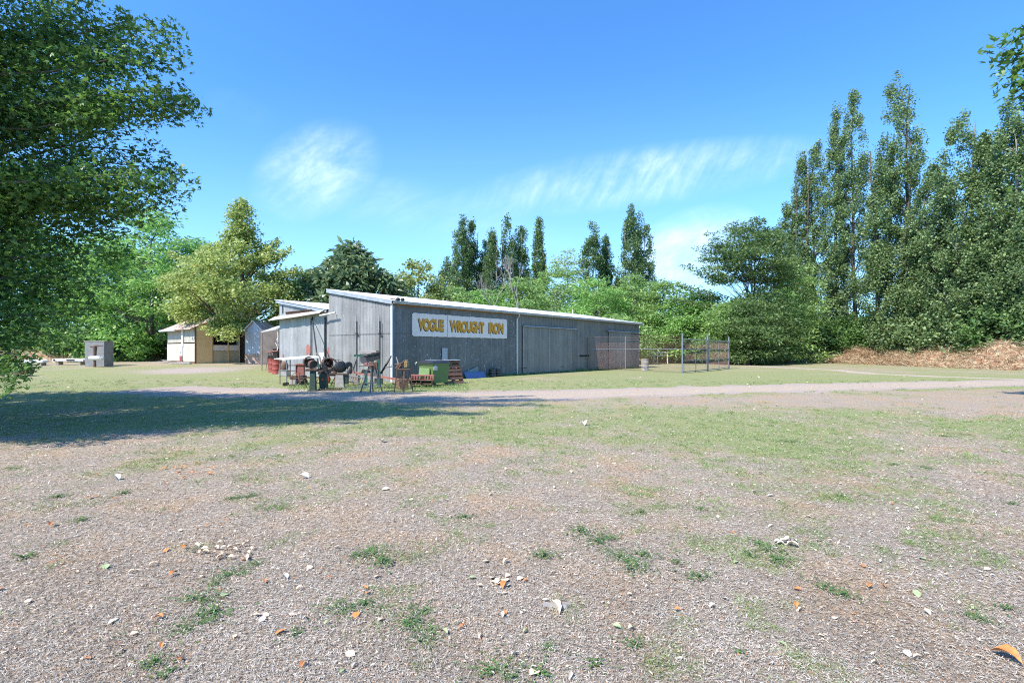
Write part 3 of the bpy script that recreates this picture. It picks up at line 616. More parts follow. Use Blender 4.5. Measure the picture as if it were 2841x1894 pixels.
# yellow-green tree in front of the little house
Y0 = 42.3; H0 = Hof(562, Y0) - .5; s_ = Y0 / F
prof = [(2.9, 2.4), (3.6, 4.3), (4.6, 5.2), (6.2, 5.5), (8.0, 4.7), (9.0, 2.6), (9.8, 1.15), (11.3, .8), (H0, .12)]
e0 = spot(672, Y0); ext = [(tuple(at(a, b, Y0 + dy) - e0), bz, k) for a, b, dy, bz, k in ((800, 692, 0, 6.5, 8), (770, 668, .6, 6.6, 7), (745, 690, -.5, 6, 7), (830, 745, 0, 5, 8), (820, 800, 1, 3.6, 7), (470, 700, 2, 5, 8), (485, 760, 1, 4, 8), (500, 830, 0, 3, 7), (585, 922, -4.8, 3.4, 5), (612, 932, -5.2, 3.4, 5), (640, 935, -5.0, 3.2, 5), (565, 908, -4.8, 3.6, 5), (655, 915, -4.4, 3.2, 5))]
tree('yellow_green_tree', 'yellow green tree with a thick dark trunk beside the peach coloured house', e0, H0, prof, lf_plane, m_bark, 21, n=230, per=150, size=.20, cr=(.62, .62, .42), tr=.36, nlimb=70, slope=.6, extra=ext, inner=.3, up=.8, hole=.10)
# green feathery trees at the left behind the lawn
for px, py, Y, rr, sd_, lb in ((420, 588, 50, 6.6, 31, 'tall bright green feathery tree directly behind the concrete block'), (545, 650, 55, 5.2, 32, 'green feathery tree behind the peach house roof'), (250, 640, 54, 5.5, 33, 'green feathery tree half hidden by the big shade tree'),
                               (90, 620, 52, 6, 34, 'green feathery tree at the far left behind the shade tree'), (620, 740, 62, 5, 35, 'darker feathery tree far behind the yellow green tree'), (330, 690, 62, 5.5, 36, 'feathery tree at the back between two nearer ones at the left')):
    H = Hof(py, Y) - .4
    tree('feathery_tree', lb, spot(px, Y), H, [(.8, rr * .7), (H * .25, rr), (H * .55, rr * .95), (H * .8, rr * .62), (H * .95, rr * .25), (H, .1)], lf_fern, m_bark, sd_, n=150, per=95, size=.42, cr=(1.0, 1.0, .32), T=TF, tr=.26, nlimb=50, dirs='flat', slope=.5, hole=.06, group=None)
# low leafy shrubs under them
shrub = None; k_ = 0
for px, py, Y, lbl in ((40, 930, 47, 'low leafy shrub at the far left behind the white boards'), (150, 920, 48, 'low leafy shrub behind the white boards'), (235, 905, 46, 'low leafy shrub behind the concrete block'), (330, 900, 47, 'low leafy shrub just right of the concrete block'), (470, 930, 52, 'low leafy shrub against the left wall of the peach house'),
                       (400, 930, 56, 'low leafy shrub between the concrete block and the peach house'), (640, 900, 58, 'shrub behind the peach house'), (780, 880, 62, 'shrub behind the carport roof'), (860, 850, 64, 'shrub behind the low tin shed roof')):
    H = Hof(py, Y) - .3; k_ += 1
    tree('shrub', lbl, spot(px, Y), H, [(.1, H * .7), (H * .4, H * .9), (H * .8, H * .5), (H, .2)], lf_bush if k_ % 2 else lf_fern, m_bark, 50 + k_, n=45, per=70, size=.3, cr=(.6, .6, .45), tr=.06, nlimb=14, cat='shrub', pieces=('foliage', 'stem'))
# feather-leaved round tree and its neighbours behind the tall shed
Y = 47; H = Hof(678, Y)
tree('feather_leaf_tree', 'dark round tree with long feather like leaves behind the tall end of the shed', spot(975, Y, 0), H, [(2, 4.0), (4, 4.6), (6.5, 4.4), (8.5, 3.0), (9.8, 1.6), (H, .3)], lf_ail, m_barkp, 41, n=330, per=46, size=.72, cr=(.5, .5, .3), T=TF, tr=.2, nlimb=50, dirs='out', inner=.6)
Y = 52; H = Hof(722, Y)
tree('olive_tree', 'yellowish round topped tree behind the shed roof, right of the dark feather leaved tree', spot(1160, Y, 0), H, [(1, 3.2), (5, 3.6), (8, 3.0), (9.6, 1.9), (H, .3)], lf_olv, m_bark, 42, n=120, per=90, size=.26, cr=(.6, .6, .45), tr=.16, nlimb=30)
for q, (px, py, Y, rr, lf, lb) in enumerate(((1090, 790, 56, 3.2, lf_fernr, 'small soft green tree between the dark feathery crown and the yellowish tree'), (830, 760, 60, 4, lf_plane, 'pale leafy tree just left of the dark feather leaved tree'), (1255, 790, 62, 3.6, lf_fernr, 'soft green tree in front of the leftmost tall poplars'),
        (1345, 800, 58, 3.5, lf_fern, 'feathery tree below the second poplar pair'), (1450, 770, 60, 4, lf_fernr, 'feathery tree behind the dead branches'), (1545, 738, 66, 4, lf_fernr, 'feathery tree behind the shed between the poplars'), (1575, 688, 84, 4.2, lf_plane, 'pale leaved tree top between two poplars'),
        (1655, 760, 62, 4.3, lf_fern, 'broad feathery tree behind the middle of the shed'), (1760, 765, 66, 4.4, lf_fernr, 'feathery tree below the double topped poplar'), (1840, 775, 62, 4.2, lf_fernr, 'feathery tree just beyond the right end of the shed'), (1905, 800, 60, 3.8, lf_fern, 'bushy feathery tree above the wire gates'),
        (1400, 850, 54, 3, lf_fern, 'low bright green tree right behind the shed roof'), (1600, 850, 56, 3.2, lf_fern, 'low bushy tree peeping over the shed roof'), (1720, 870, 56, 3.2, lf_fernr, 'low bushy tree near the far end of the shed roof'))):
    H = Hof(py, Y)
    tree('feathery_tree', lb, spot(px, Y, 0), H, [(.6, rr * .8), (H * .35, rr), (H * .65, rr * .9), (H * .88, rr * .5), (H, .2)], lf, m_bark, 60 + q, n=120, per=90, size=.38, cr=(.95, .95, .34), T=TF, tr=.18, nlimb=34, dirs='flat', slope=.5)
for q, (px, py, Y, rr, lb) in enumerate(((1950, 812, 61, 3.4, 'soft green tree left of the umbrella shaped tree'), (2030, 842, 55, 3.0, 'low feathery tree in front of the umbrella tree trunk'), (2120, 800, 56, 3.4, 'feathery tree right of the umbrella tree trunk'), (2185, 720, 60, 3.8, 'taller feathery tree between the umbrella tree and the first poplar'), (2075, 838, 52.5, 2.6, 'feathery tree nearest the gates, hiding the foot of the umbrella tree'))):
    H = Hof(py, Y)
    tree('feathery_tree', lb, spot(px, Y, .2), H, [(.4, rr * .9), (H * .35, rr), (H * .65, rr * .9), (H * .88, rr * .55), (H, .2)], lf_fernr if q % 2 else lf_umb, m_bark, 80 + q, n=120, per=90, size=.34, cr=(.95, .95, .36), T=TF, tr=.15, nlimb=34, dirs='flat', slope=.5)
# bare dead tree between them
def bare(name, label, loc, H, seed, m, spread=.5):
    rr = random.Random(seed); mb = MB(); root = thing(name, label, 'tree', loc)
    def grow(p, d, L_, r, dep, tgt):
        q = p + d * L_; mid = p.lerp(q, .5) + Vector([rr.uniform(-.06, .06) * L_ for _ in range(3)])
        tgt.tube([p, mid, q], [r, r * .82, r * .62], 6 if dep > 3 else 4, False)
        if dep == 0: return
        for _ in range(rr.choice((2, 3))):
            e = (d + Vector((rr.uniform(-1, 1), rr.uniform(-1, 1), rr.uniform(-.2, .8))) * spread).normalized(); grow(q, e, L_ * rr.uniform(.6, .85), r * .6, dep - 1, tgt)
    tb = MB(); tb.tube([(0, 0, -.3), (.05, 0, H * .25)], [.16, .12], 8); grow(Vector((.05, 0, H * .25)), Vector((.05, 0, 1)), H * .22, .11, 6, mb)
    mb.build('branches', m, root, True); tb.build('trunk', m, root, True)
bare('dead_tree', 'bare grey dead tree sticking up behind the shed roof', spot(1370, 52, 0), Hof(745, 52) , 4, m_deadw)
bare('dead_tree', 'leafless branching tree among the green crowns right of the grey dead one', spot(1432, 54, 0), Hof(700, 54), 9, m_deadw, .45)
# far poplars over the shed
for q, (px, py, w, lb) in enumerate(((1281, 597, 1.25, 'tallest spire of the left poplar clump behind the shed'), (1309, 616, 1.1, 'second spire of the left poplar clump'), (1345, 668, 1.1, 'short poplar between the left clump and the next spire'), (1366, 632, .95, 'slim poplar with a ragged narrow top right of the left clump'), (1409, 597, 1.25, 'tall straight poplar near the middle of the row'), (1445, 624, 1.05, 'poplar touching the tall straight one'),
        (1495, 613, .9, 'thin lone poplar with a gap of sky on both sides'), (1643, 613, 1.6, 'full leafy poplar right of the pale tree top'), (1679, 663, 1.0, 'short poplar beside the full leafy one'), (1751, 581, 1.5, 'left spire of the tall double poplar'), (1780, 580, 1.6, 'right spire of the tall double poplar'), (1240, 720, 1.6, 'low bushy poplar at the left end of the row'), (1715, 780, 1.4, 'low poplar in front of the double one'))):
    Y = 92 + (q % 3) * 2; H = Hof(py, Y)
    tree('poplar', lb, spot(px, Y, 0), H, [(2, w * 1.4), (H * .35, w * 1.7), (H * .6, w * 1.55), (H * .8, w * 1.05), (H * .93, w * .5), (H, .06)], lf_popf, m_barkp, 90 + q, n=150, per=115, size=.27, cr=(.46, .46, .8), tr=.22, nlimb=26, dirs='up', slope=2.4, group='poplars behind the shed', inner=.2, stems=2, tip=.93)
# the umbrella shaped tree
Y = 58; e0 = spot(2085, Y, .3); ext = [(tuple(at(a, b, Y + dy) - e0), bz, k) for a, b, dy, bz, k in ((1905, 735, 0, 5.5, 7), (1935, 685, 1, 6.5, 7), (1975, 648, -1, 7.5, 7), (2035, 618, 0, 8.5, 7), (2100, 604, .5, 9, 7), (2135, 640, 0, 8, 6), (2165, 700, 1, 6.5, 6), (1960, 740, -2, 6, 7), (2010, 690, -2, 7, 7), (2070, 660, -2, 8, 6), (2120, 720, -1, 6, 6), (1890, 790, 1, 4.5, 7), (1870, 830, 0, 4, 7), (2050, 720, 2, 6.5, 6))]
H = Hof(612, Y)
tree('umbrella_tree', 'wide spreading tree with airy layered foliage and sky showing under its limbs', e0, H, [(H * .56, 3.6), (H * .64, 4.8), (H * .72, 5.0), (H * .84, 3.8), (H * .95, 1.8), (H, .2)], lf_umb, m_bark, 121, n=125, per=110, size=.34, cr=(1.0, 1.0, .22), T=TF, tr=.22, nlimb=60, dirs='flat', slope=.9, extra=ext, hole=.1, stems=2)
# bushes under it, along the bank
for q, (px, py, Y, lf, lb) in enumerate(((1800, 860, 72, lf_fernr, 'green bush beyond the far end of the shed'), (1860, 880, 68, lf_fern, 'green bush behind the left wire gate panel'), (1925, 850, 64, lf_fernr, 'pale green bush above the wire gate posts'), (1985, 860, 62, lf_bush, 'bush behind the rightmost gate post'), (2040, 830, 61, lf_fernr, 'bush left of the umbrella tree trunk'), (2110, 830, 60, lf_fern, 'bright bush around the umbrella tree trunk'),
        (2170, 790, 62, lf_fern, 'dark green bush right of the umbrella tree'), (2225, 860, 64, lf_bush, 'leafy bush at the foot of the leftmost right hand poplar'), (2290, 880, 62, lf_bush, 'leafy bush below the double stemmed poplar'), (2355, 870, 59, lf_bush, 'leafy bush at the foot of the dark trunked poplar'), (2415, 880, 57, lf_bush, 'small round bush left of the tallest poplar foot'),
        (2520, 870, 51, lf_pop, 'leafy bush right of the tallest poplar trunk'), (2600, 850, 47.5, lf_pop, 'broad low bush where the straw bank begins'), (2690, 840, 44, lf_pop, 'broad low bush behind the straw bank'), (2790, 850, 41, lf_bush, 'low bush behind the straw at the right edge'), (1745, 900, 80, lf_bush, 'dark bush low behind the shed end'), (2140, 900, 57.5, lf_fern, 'low bush on the bank right of the umbrella tree trunk'), (2010, 915, 59, lf_fern, 'low bush on the bank behind the gates'))):
    Y += 3.2; zb_ = 1.2 if px > 1960 else .5; H = Hof(py, Y) - zb_; r_ = min(H * .7, 2.7)
    tree('bush', lb, spot(px, Y, zb_), H, [(.1, r_ * .8), (H * .4, r_), (H * .8, r_ * .6), (H, .2)], lf, m_bark, 140 + q, n=75, per=85, size=.27, cr=(.7, .7, .5), tr=.07, nlimb=16, cat='bush', pieces=('foliage', 'stem'))
# tall poplars along the right
for q, (px, py, Y, w, st, lb) in enumerate(((2182, 575, 70, 1.5, 2, 'lowest poplar at the left of the right hand row'), (2224, 433, 68, 1.3, 2, 'poplar with a leaning left spire'), (2264, 385, 67, 1.6, 2, 'poplar with bare dark stems showing low down'), (2321, 318, 63, 1.3, 1, 'slim spire left of the dark trunked poplar'), (2367, 276, 61, 1.9, 1, 'tall poplar with a straight dark trunk'),
        (2451, 392, 55, 1.5, 2, 'shorter poplar tucked left of the tallest one'), (2491, 203, 54, 2.2, 2, 'tallest poplar of all, with a ragged narrow tip'), (2590, 470, 50, 1.8, 2, 'middle sized poplar right of the tallest'), (2664, 322, 47, 2.2, 2, 'broad grey green poplar with a bushy skirt'), (2735, 400, 45, 1.6, 2, 'poplar with a pale stem showing between two taller ones'), (2806, 287, 42.5, 1.7, 2, 'poplar with a pale bare trunk near the right edge'), (2870, 340, 41, 2.0, 2, 'poplar cut by the right edge of the photo'), (2535, 640, 53, 1.9, 2, 'short poplar filling the gap right of the tallest trunk'), (2630, 620, 49, 2.3, 2, 'short wide poplar at the foot of the broad one'), (2770, 620, 44, 2.2, 2, 'short bushy poplar below the pale trunk'))):
    Y += 1.6; H = (Hof(py, Y) - 1.2) * (1.02 if px < 2560 else 1.04)
    tree('poplar', lb, spot(px, Y, 1.2), H, [(1.6, w * .9), (4, w * 1.2), (H * .25, w * 1.3), (H * .5, w * 1.15), (H * .72, w * .95), (H * .88, w * .55), (H, .06)], lf_pop, m_barkp if px > 2650 else m_bark, 170 + q, n=int(115 + 4 * H), per=125, size=.195, cr=(.38, .38, .62), tr=.26, nlimb=70, slope=1.9, group='tall poplars along the right', inner=.22, stems=st, tip=.94, hole=.06)
# distant woodland closing the view
rg = np.random.default_rng(77); n = 52000; a = rg.uniform(-1.25, 1.25, n); Yd = rg.uniform(112, 165, n); xx = a * Yd
top = np.array([6.5 + 4.5 * pn(v_, 0, .05, 4) + 2.5 * pn(v_, 3, .2, 4) for v_ in xx]); P = np.stack([xx, Yd, rg.uniform(0, 1, n) ** .8 * np.maximum(top, 2)], 1)
Vv, Ff = leaves(P, rg.uniform(.7, 1.5, n), TQ, rg, up=.6)
tag(link('distant_woodland', np_mesh('distant_woodland', Vv, Ff), lf_far), 'distant woodland closing the view behind all the trees', 'woodland', kind='stuff')
# ------------------------------------------------------------------ the tin shed (local x along the long wall, local y along the gable wall)
C0 = gp(1089, 1060); C0.z = 0
dL = Vector((1171.5, 1400, 0)).normalized(); dS = Vector((-dL.y, dL.x, 0)); YAW = math.atan2(dL.y, dL.x)
def onwall(px, py, d, c=None):                     # photo pixel -> (distance along wall, height)
    c = c or C0; a = (px - CX) / F; t = (c.x - a * c.y) / (a * d.y - d.x); Y = c.y + d.y * t
    return t, CH + (HY - py) / F * Y
wl = lambda px, py: onwall(px, py, dL)
ws = lambda px, py: onwall(px, py, dS)
X, Yv, Z = Vector((1, 0, 0)), Vector((0, 1, 0)), Vector((0, 0, 1))
LEN = wl(1773, 900)[0]; D1 = ws(913.6, 900)[0]; D2 = ws(774, 900)[0]
zE = wl(1089, 838)[1]; zT = ws(913.6, 808)[1]; k1 = (zT - zE) / D1
shed = thing('tin_shed', 'long grey corrugated iron shed with sloping white roof, sliding doors and a shaded long wall', 'shed', C0, YAW)
# long wall: corrugated as far as the downpipe, then flatter sheets, with door openings covered by sliding doors
tP = wl(1432, 900)[0]; dA = wl(1450, 907)[0]; dB = wl(1592, 915)[0]; eA = wl(1680, 900)[0]; eB = wl(1760, 900)[0]
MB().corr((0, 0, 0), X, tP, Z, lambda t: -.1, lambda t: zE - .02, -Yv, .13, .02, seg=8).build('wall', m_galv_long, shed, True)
mb = MB()
for i in range(int((LEN - tP) / 1.1) + 1):
    a0 = tP + i * 1.1; a1 = min(LEN, a0 + 1.1)
    mb.box(((a0 + a1) / 2, .02 - .006 * (i % 2), (zE - .12) / 2), (a1 - a0 + .03, .02, zE + .08))
    for r_ in np.arange(a0 + .15, a1, .19): mb.box((r_, .006 - .006 * (i % 2), (zE - .12) / 2), (.03, .014, zE + .06))
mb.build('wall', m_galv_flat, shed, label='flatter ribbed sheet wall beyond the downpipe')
# gable wall tall part and lower workshop part
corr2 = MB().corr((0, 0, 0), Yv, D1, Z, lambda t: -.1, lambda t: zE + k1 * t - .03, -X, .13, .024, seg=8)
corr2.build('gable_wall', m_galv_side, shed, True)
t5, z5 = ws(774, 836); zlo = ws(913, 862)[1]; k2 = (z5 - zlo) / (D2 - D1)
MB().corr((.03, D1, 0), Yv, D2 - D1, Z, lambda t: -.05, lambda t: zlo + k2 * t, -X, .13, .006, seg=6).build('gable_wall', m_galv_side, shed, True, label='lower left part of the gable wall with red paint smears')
# rear and far walls close the building
mb = MB(); mb.box((LEN - .012, D1 / 2, zE / 2), (.02, D1 - .06, zE - .1)); mb.box((LEN / 2, D1 + .03, zT / 2 - .03), (LEN - .1, .03, zT - .12)); mb.box((6.5, D2 - .02, 2.2), (12.9, .03, 4.5)); mb.box((13, (D1 + D2) / 2, 1.9), (.03, D2 - D1 - .1, 3.8)); mb.build('rear_wall', m_galv_flat, shed)
# seam lines, lap joints and screws
zj = wl(1089, 924)[1]; mb = MB()
mb.box((-.018, D1 / 2, zj), (.012, D1 - .05, .022)); mb.box((tP / 2, -.016, zj), (tP - .05, .012, .022))
for zz in (zj + 1.35, zj - 1.1, .35):
    for q in np.arange(.2, D1, .3):
        if zz < zE + k1 * q - .1: mb.box((-.02, q, zz), (.014, .02, .02))
mb.build('lap_joint', m_greym, shed)
# roofs (real corrugated sheets with thickness)
def roof(name, x0, x1, y0, y1, z0, k, m, per=.16):
    up = Vector((0, 1, k)).normalized(); n_ = up.cross(X).normalized() * -1; L_ = (y1 - y0) * math.sqrt(1 + k * k)
    n_ = X.cross(up)
    return MB().corr((x0, y0, z0), X, x1 - x0, up, lambda t: 0, lambda t: L_, n_, per, .018, .03, 4).build(name, m, shed, True)
roof('roof', -.12, LEN + .18, -.28, D1 + .12, zE - .28 * k1 + .10, k1, m_roof)
roof('roof', -.18, 13, D1 + .15, D2 + .25, zlo + .10, k2, m_roof)
# barge, ridge cap, fascia, gutter
mb = MB()
for y0, y1, z0, k in ((-.1, D1 + .1, zE - .1 * k1, k1), (D1 + .14, D2 + .2, zlo - .01, k2)):
    u_ = Vector((0, 1, k)).normalized(); w_ = Vector((0, -k, 1)).normalized(); L_ = (y1 - y0) * math.sqrt(1 + k * k)
    mb.prism([(0, -.09), (L_, -.09), (L_, .08), (0, .08)], (-.125, y0, z0), u_, w_, (.05, 0, 0))
mb.build('barge_board', m_gutter, shed)
mb = MB(); n = 40
prof_g = [(-.02, .02), (-.02, -.10), (-.12, -.11), (-.15, -.02), (-.15, .03), (-.135, .03), (-.135, -.015), (-.11, -.09), (-.035, -.085), (-.035, .02)]
v = []; f = []
for xg in (-.1, LEN * .33, LEN * .66, LEN + .15):
    v += [(xg, -.17 + a, zE + .02 + b) for a, b in prof_g]
q = len(prof_g)
for s_i in range(3): f += [(s_i*q+i_, s_i*q+(i_+1) % q, (s_i+1)*q+(i_+1) % q, (s_i+1)*q+i_) for i_ in range(q)]
f += [tuple(range(q - 1, -1, -1)), tuple(range(3 * q, 4 * q))]
mb.add(v, f); mb.build('gutter', m_gutter, shed)
MB().box((tP / 2, -.03, zE - .10), (tP - .1, .05, .05)).build('eave_batten', MT('orange_batten', (.42, .20, .06), (.28, .13, .05), 8, .8), shed)
# corner flashing and downpipes
mb = MB(); mb.box((-.03, -.035, zE / 2 - .05), (.05, .03, zE)); mb.box((-.035, .04, zE / 2 - .05), (.03, .11, zE)); mb.build('corner_flashing', m_roof, shed)
for xx_, nm in ((.13, 'downpipe'), (tP, 'downpipe')):
    mb = MB(); mb.tube([(xx_, -.24, zE - .06), (xx_, -.24, zE - .2), (xx_, -.075, zE - .38), (xx_, -.075, .05), (xx_, -.17, -.02)], .045, 10)
    for zz in (.9, 2.4): mb.box((xx_, -.045, zz), (.13, .05, .03))
    if xx_ < 1: continue
    mb.build('downpipe', m_white, shed, True)
# sliding doors and their rails
def door(x0, x1, zt, name, lab):
    mb = MB(); n_ = max(2, round((x1 - x0) / .55)); w_ = (x1 - x0) / n_
    for i_ in range(n_): mb.box((x0 + (i_ + .5) * w_, -.075 - .004 * (i_ % 2), zt / 2 + .03), (w_ + .01, .022, zt - .06))
    o = mb.build(name, m_door, shed, label=lab)
    e = MB(); e.box((x0 - .02, -.07, zt / 2), (.04, .05, zt)); e.box((x1 + .02, -.07, zt / 2), (.04, .05, zt)); e.box(((x0 + x1) / 2, -.098, zt * .5), (.05, .02, zt - .1)); e.build('door_frame', m_gutter, o)
    h = MB(); h.box((x0 + .0, -.11, .42), (.5, .04, .03)); h.box((x1 - 1.2, -.11, .4), (.3, .04, .03)); h.build('door_latch', m_rustd, o)
zr = wl(1450, 906)[1]; door(dA, dB - .4, zr, 'sliding_door', 'wide grey sheet sliding door')
zr2 = wl(1680, 919)[1]; door(eA + .5, eB - 1.0, zr2, 'sliding_door', 'far narrower sliding door behind the wire fence')
for a0, a1, zz in ((dA - .1, dB + .1, zr + .05), (eA, LEN - .05, zr2 + .05)):
    mb = MB(); mb.prism([(0, 0), (.2, -.05), (.2, -.1), (.18, -.1), (.18, -.07), (0, -.02)], (a0, -.02, zz + .05), -Yv, Z, (a1 - a0, 0, 0)); mb.build('door_rail', m_gutter, shed)
    mb = MB()
    for q_ in np.arange(a0 + .3, a1, 1.1): mb.box((q_, -.03, zz - .03), (.05, .04, .12))
    mb.build('rail_bracket', m_gutter, shed)
a_, b_ = wl(1608, 987), wl(1634, 990); MB().box(((a_[0] + b_[0]) / 2, -.02, a_[1]), (b_[0] - a_[0], .04, .12)).build('vent_slot', m_dark, shed)
a_ = wl(1617, 871); MB().tube([(a_[0], .9, zE + .05), (a_[0], .9, zE + .75)], .05, 8).build('vent_pipe', m_white, shed, True)
# rusty rail high on the lower gable wall, dark strips, red paint smears, patch sheets
(a0, z0), (a1, z1) = ws(795, 864), ws(870, 869)
MB().box((-.03, (a0 + a1) / 2, (z0 + z1) / 2), (.06, abs(a0 - a1), .13)).box((-.07, (a0 + a1) / 2, (z0 + z1) / 2 + .08), (.14, abs(a0 - a1) + .1, .02)).build('door_rail', m_rust, shed, label='rusty brown rail high on the lower gable wall')
def wallpatch(px0, px1, py0, py1, name, m, off=-.03, th=.006, ragged=0., seed=1):
    (a0, z0), (a1, z1) = ws(px0, py0), ws(px1, py1); rr = random.Random(seed); P = []
    if ragged:
        n_ = 9
        for i_ in range(n_): P.append((a1 + (a0 - a1) * i_ / (n_ - 1), z1 + rr.uniform(0, ragged) * (z0 - z1)))
        for i_ in range(n_): P.append((a0 + (a1 - a0) * i_ / (n_ - 1), z0 - rr.uniform(0, ragged) * (z0 - z1)))
    else: P = [(a1, z1), (a0, z1), (a0, z0), (a1, z0)]
    return MB().prism(P, (off, 0, 0), Yv, Z, (-th, 0, 0)).build(name, m, shed)
wallpatch(849, 862, 952, 988, 'paint_smear', m_redf, .018, .004, .3, 2); wallpatch(783, 786, 980, 994, 'paint_smear', m_redf, .018, .004, .4, 3)
wallpatch(896, 900, 966, 976, 'paint_smear', m_redf, .018, .004, .4, 4); wallpatch(908, 913, 962, 995, 'paint_smear', m_redf, -.016, .004, .3, 5)
wallpatch(885, 903, 978, 1030, 'patch_sheet', m_roof, .02, .006); wallpatch(782, 785, 845, 872, 'dark_scuff', m_black, .018, .003, .4, 7)
for a_, w_ in ((903.5, 2.6), (865, 1.3)):
    t_, _ = ws(a_, 900); MB().box((-.045, t_, 1.65), (.05, .035 * w_, 3.5)).build('dark_strip', m_black, shed)  # narrow black strip up the wall
m_awn = MT('awning_tin', (.52, .50, .47), (.38, .34, .30), 4, .6, spot=((.30, .20, .13), .66, 5))
# awnings: thin bent sheets over the side doors
def awning(px0, py0, px1, py1, name, dep=.42, drop=.16):
    (a0, z0), (a1, z1) = ws(px0, py0), ws(px1, py1); n_ = 26; v = []; f = []; rr = random.Random(px0)
    for i_ in range(n_ + 1):
        t = i_ / n_; y_ = a0 + (a1 - a0) * t; zz = z0 + (z1 - z0) * t; w_ = .004 * math.cos(i_ * 2.1) + rr.uniform(-.006, .006)
        dd = dep + rr.uniform(-.03, .03)
        v += [(.0, y_, zz + .16 + w_), (-dd, y_, zz + .16 - drop + w_), (-dd, y_, zz + .13 - drop + w_), (.0, y_, zz + .145 + w_)]
    for i_ in range(n_):
        for q_ in range(4): f.append((4*i_+q_, 4*i_+(q_+1) % 4, 4*i_+4+(q_+1) % 4, 4*i_+4+q_))
    MB().add(v, f).build(name, m_awn, shed)
awning(763, 885, 860, 871, 'awning', .42, .26); awning(857, 872, 906, 864, 'awning', .42, .24)
# pipe that sticks out over the wall and corner flood lights
(a0, z0), (a1, z1) = ws(903, 876), ws(945, 868); MB().tube([(-.32, a0, z0), (-.32, a1, z1)], .05, 8).tube([(0, (a0 + a1) / 2 - .4, z1 - .05), (-.32, (a0 + a1) / 2 - .4, z1 - .02)], .02, 6).build('flue_pipe', m_white, shed, True)
fl = thing('flood_light', 'pair of small black flood lights on the eave corner of the shed', 'light', C0 + dL * .15 - dS * .25 + Z * (zE + .1), YAW)
mb = MB(); mb.tube([(-.45, 0, .02), (.25, 0, .02)], .02, 6); mb.box((0, .1, .02), (.06, .25, .05)); mb.build('bracket', m_black, fl)
for q_ in (-.05, .22): MB().box((q_, -.06, .03), (.17, .10, .13), Matrix.Rotation(-.5, 3, 'X'), 1, .015).build('lamp_head', m_black, fl)
# painted sign
sg = thing('painted_sign', 'long white sign board with gold hand painted capital letters on the shaded shed wall', 'sign', C0, YAW)
sA, zA = wl(1142, 866); _, zA0 = wl(1142, 929); sB, zB = wl(1405, 888); _, zB0 = wl(1405, 941)
r_ = .06; zt, zb = (zA + zB) / 2, (zA0 + zB0) / 2
MB().prism([(r_, zb), (sB - sA - r_, zb), (sB - sA, zb + r_), (sB - sA, zt - r_), (sB - sA - r_, zt), (r_, zt), (0, zt - r_), (0, zb + r_)], (sA, -.03, 0), X, Z, (0, -.02, 0)).build('board', m_signw, sg)
mb = MB(); rr = random.Random(3); x_ = sA + .1
while x_ < sB - .5:                                   # ragged raised edge of the board
    w_ = rr.uniform(.15, .5); mb.box((x_ + w_ / 2, -.035, zt + .008), (w_, .012, rr.uniform(.01, .03))); mb.box((x_ + w_ / 2, -.035, zb - .006), (w_ * .8, .012, rr.uniform(.01, .025))); x_ += w_ + rr.uniform(.05, .4)
mb.build('edge_trim', m_white, sg)
s1 = wl(1240, 900)[0]; s2 = wl(1330, 900)[0]; mb = MB(); mb.box((s1, -.0525, (zt + zb) / 2), (.018, .006, zt - zb - .02)); mb.box((s2, -.052, (zt + zb) / 2), (.007, .004, zt - zb - .02)); mb.box((wl(1359, 900)[0], -.052, (zt + zb) / 2), (.007, .004, zt - zb - .02)); mb.build('board_joint', m_greym, sg)
def word(txt, px0, px1, name):
    a0 = wl(px0, 900)[0]; a1 = wl(px1, 900)[0]
    zt_ = wl(1159, 882)[1]; zb_ = wl(1160, 917)[1]
    cu = bpy.data.curves.new('w', 'FONT'); cu.body = txt; cu.size = 1; cu.offset = .058; cu.space_character = .90; cu.resolution_u = 5; cu.extrude = .004
    ob = bpy.data.objects.new('w', cu); col.objects.link(ob); bpy.context.view_layer.update()
    me = bpy.data.meshes.new_from_object(ob.evaluated_get(bpy.context.evaluated_depsgraph_get())); bpy.data.objects.remove(ob)
    xs_ = [v_.co.x for v_ in me.vertices]; ys_ = [v_.co.y for v_ in me.vertices]; x0, x1, y0, y1 = min(xs_), max(xs_), min(ys_), max(ys_)
    for v_ in me.vertices:
        fx = (v_.co.x - x0) / (x1 - x0); fy = (v_.co.y - y0) / (y1 - y0)
        j_ = .012 * mn.noise(Vector((v_.co.x * 9, v_.co.y * 9, 1)))
        v_.co = (a0 + (a1 - a0) * fx + j_ , -.0565 - (v_.co.z + .004) * .5, zb_ + (zt_ - zb_) * fy + j_ * .8 + .008 * math.sin(fx * 11))
    gold = link(name, me, m_gold, sg); me2 = me.copy(); me2.materials.clear()
    for v_ in me2.vertices: v_.co = (v_.co.x - .035, -.0525 if v_.co.y < -.058 else -.0515, v_.co.z - .04)
    link('letter_shadow', me2, m_black, gold)
word('VOGUE', 1158, 1230, 'lettering'); word('WROUGHT', 1246, 1342, 'lettering'); word('IRON', 1354, 1395, 'lettering')

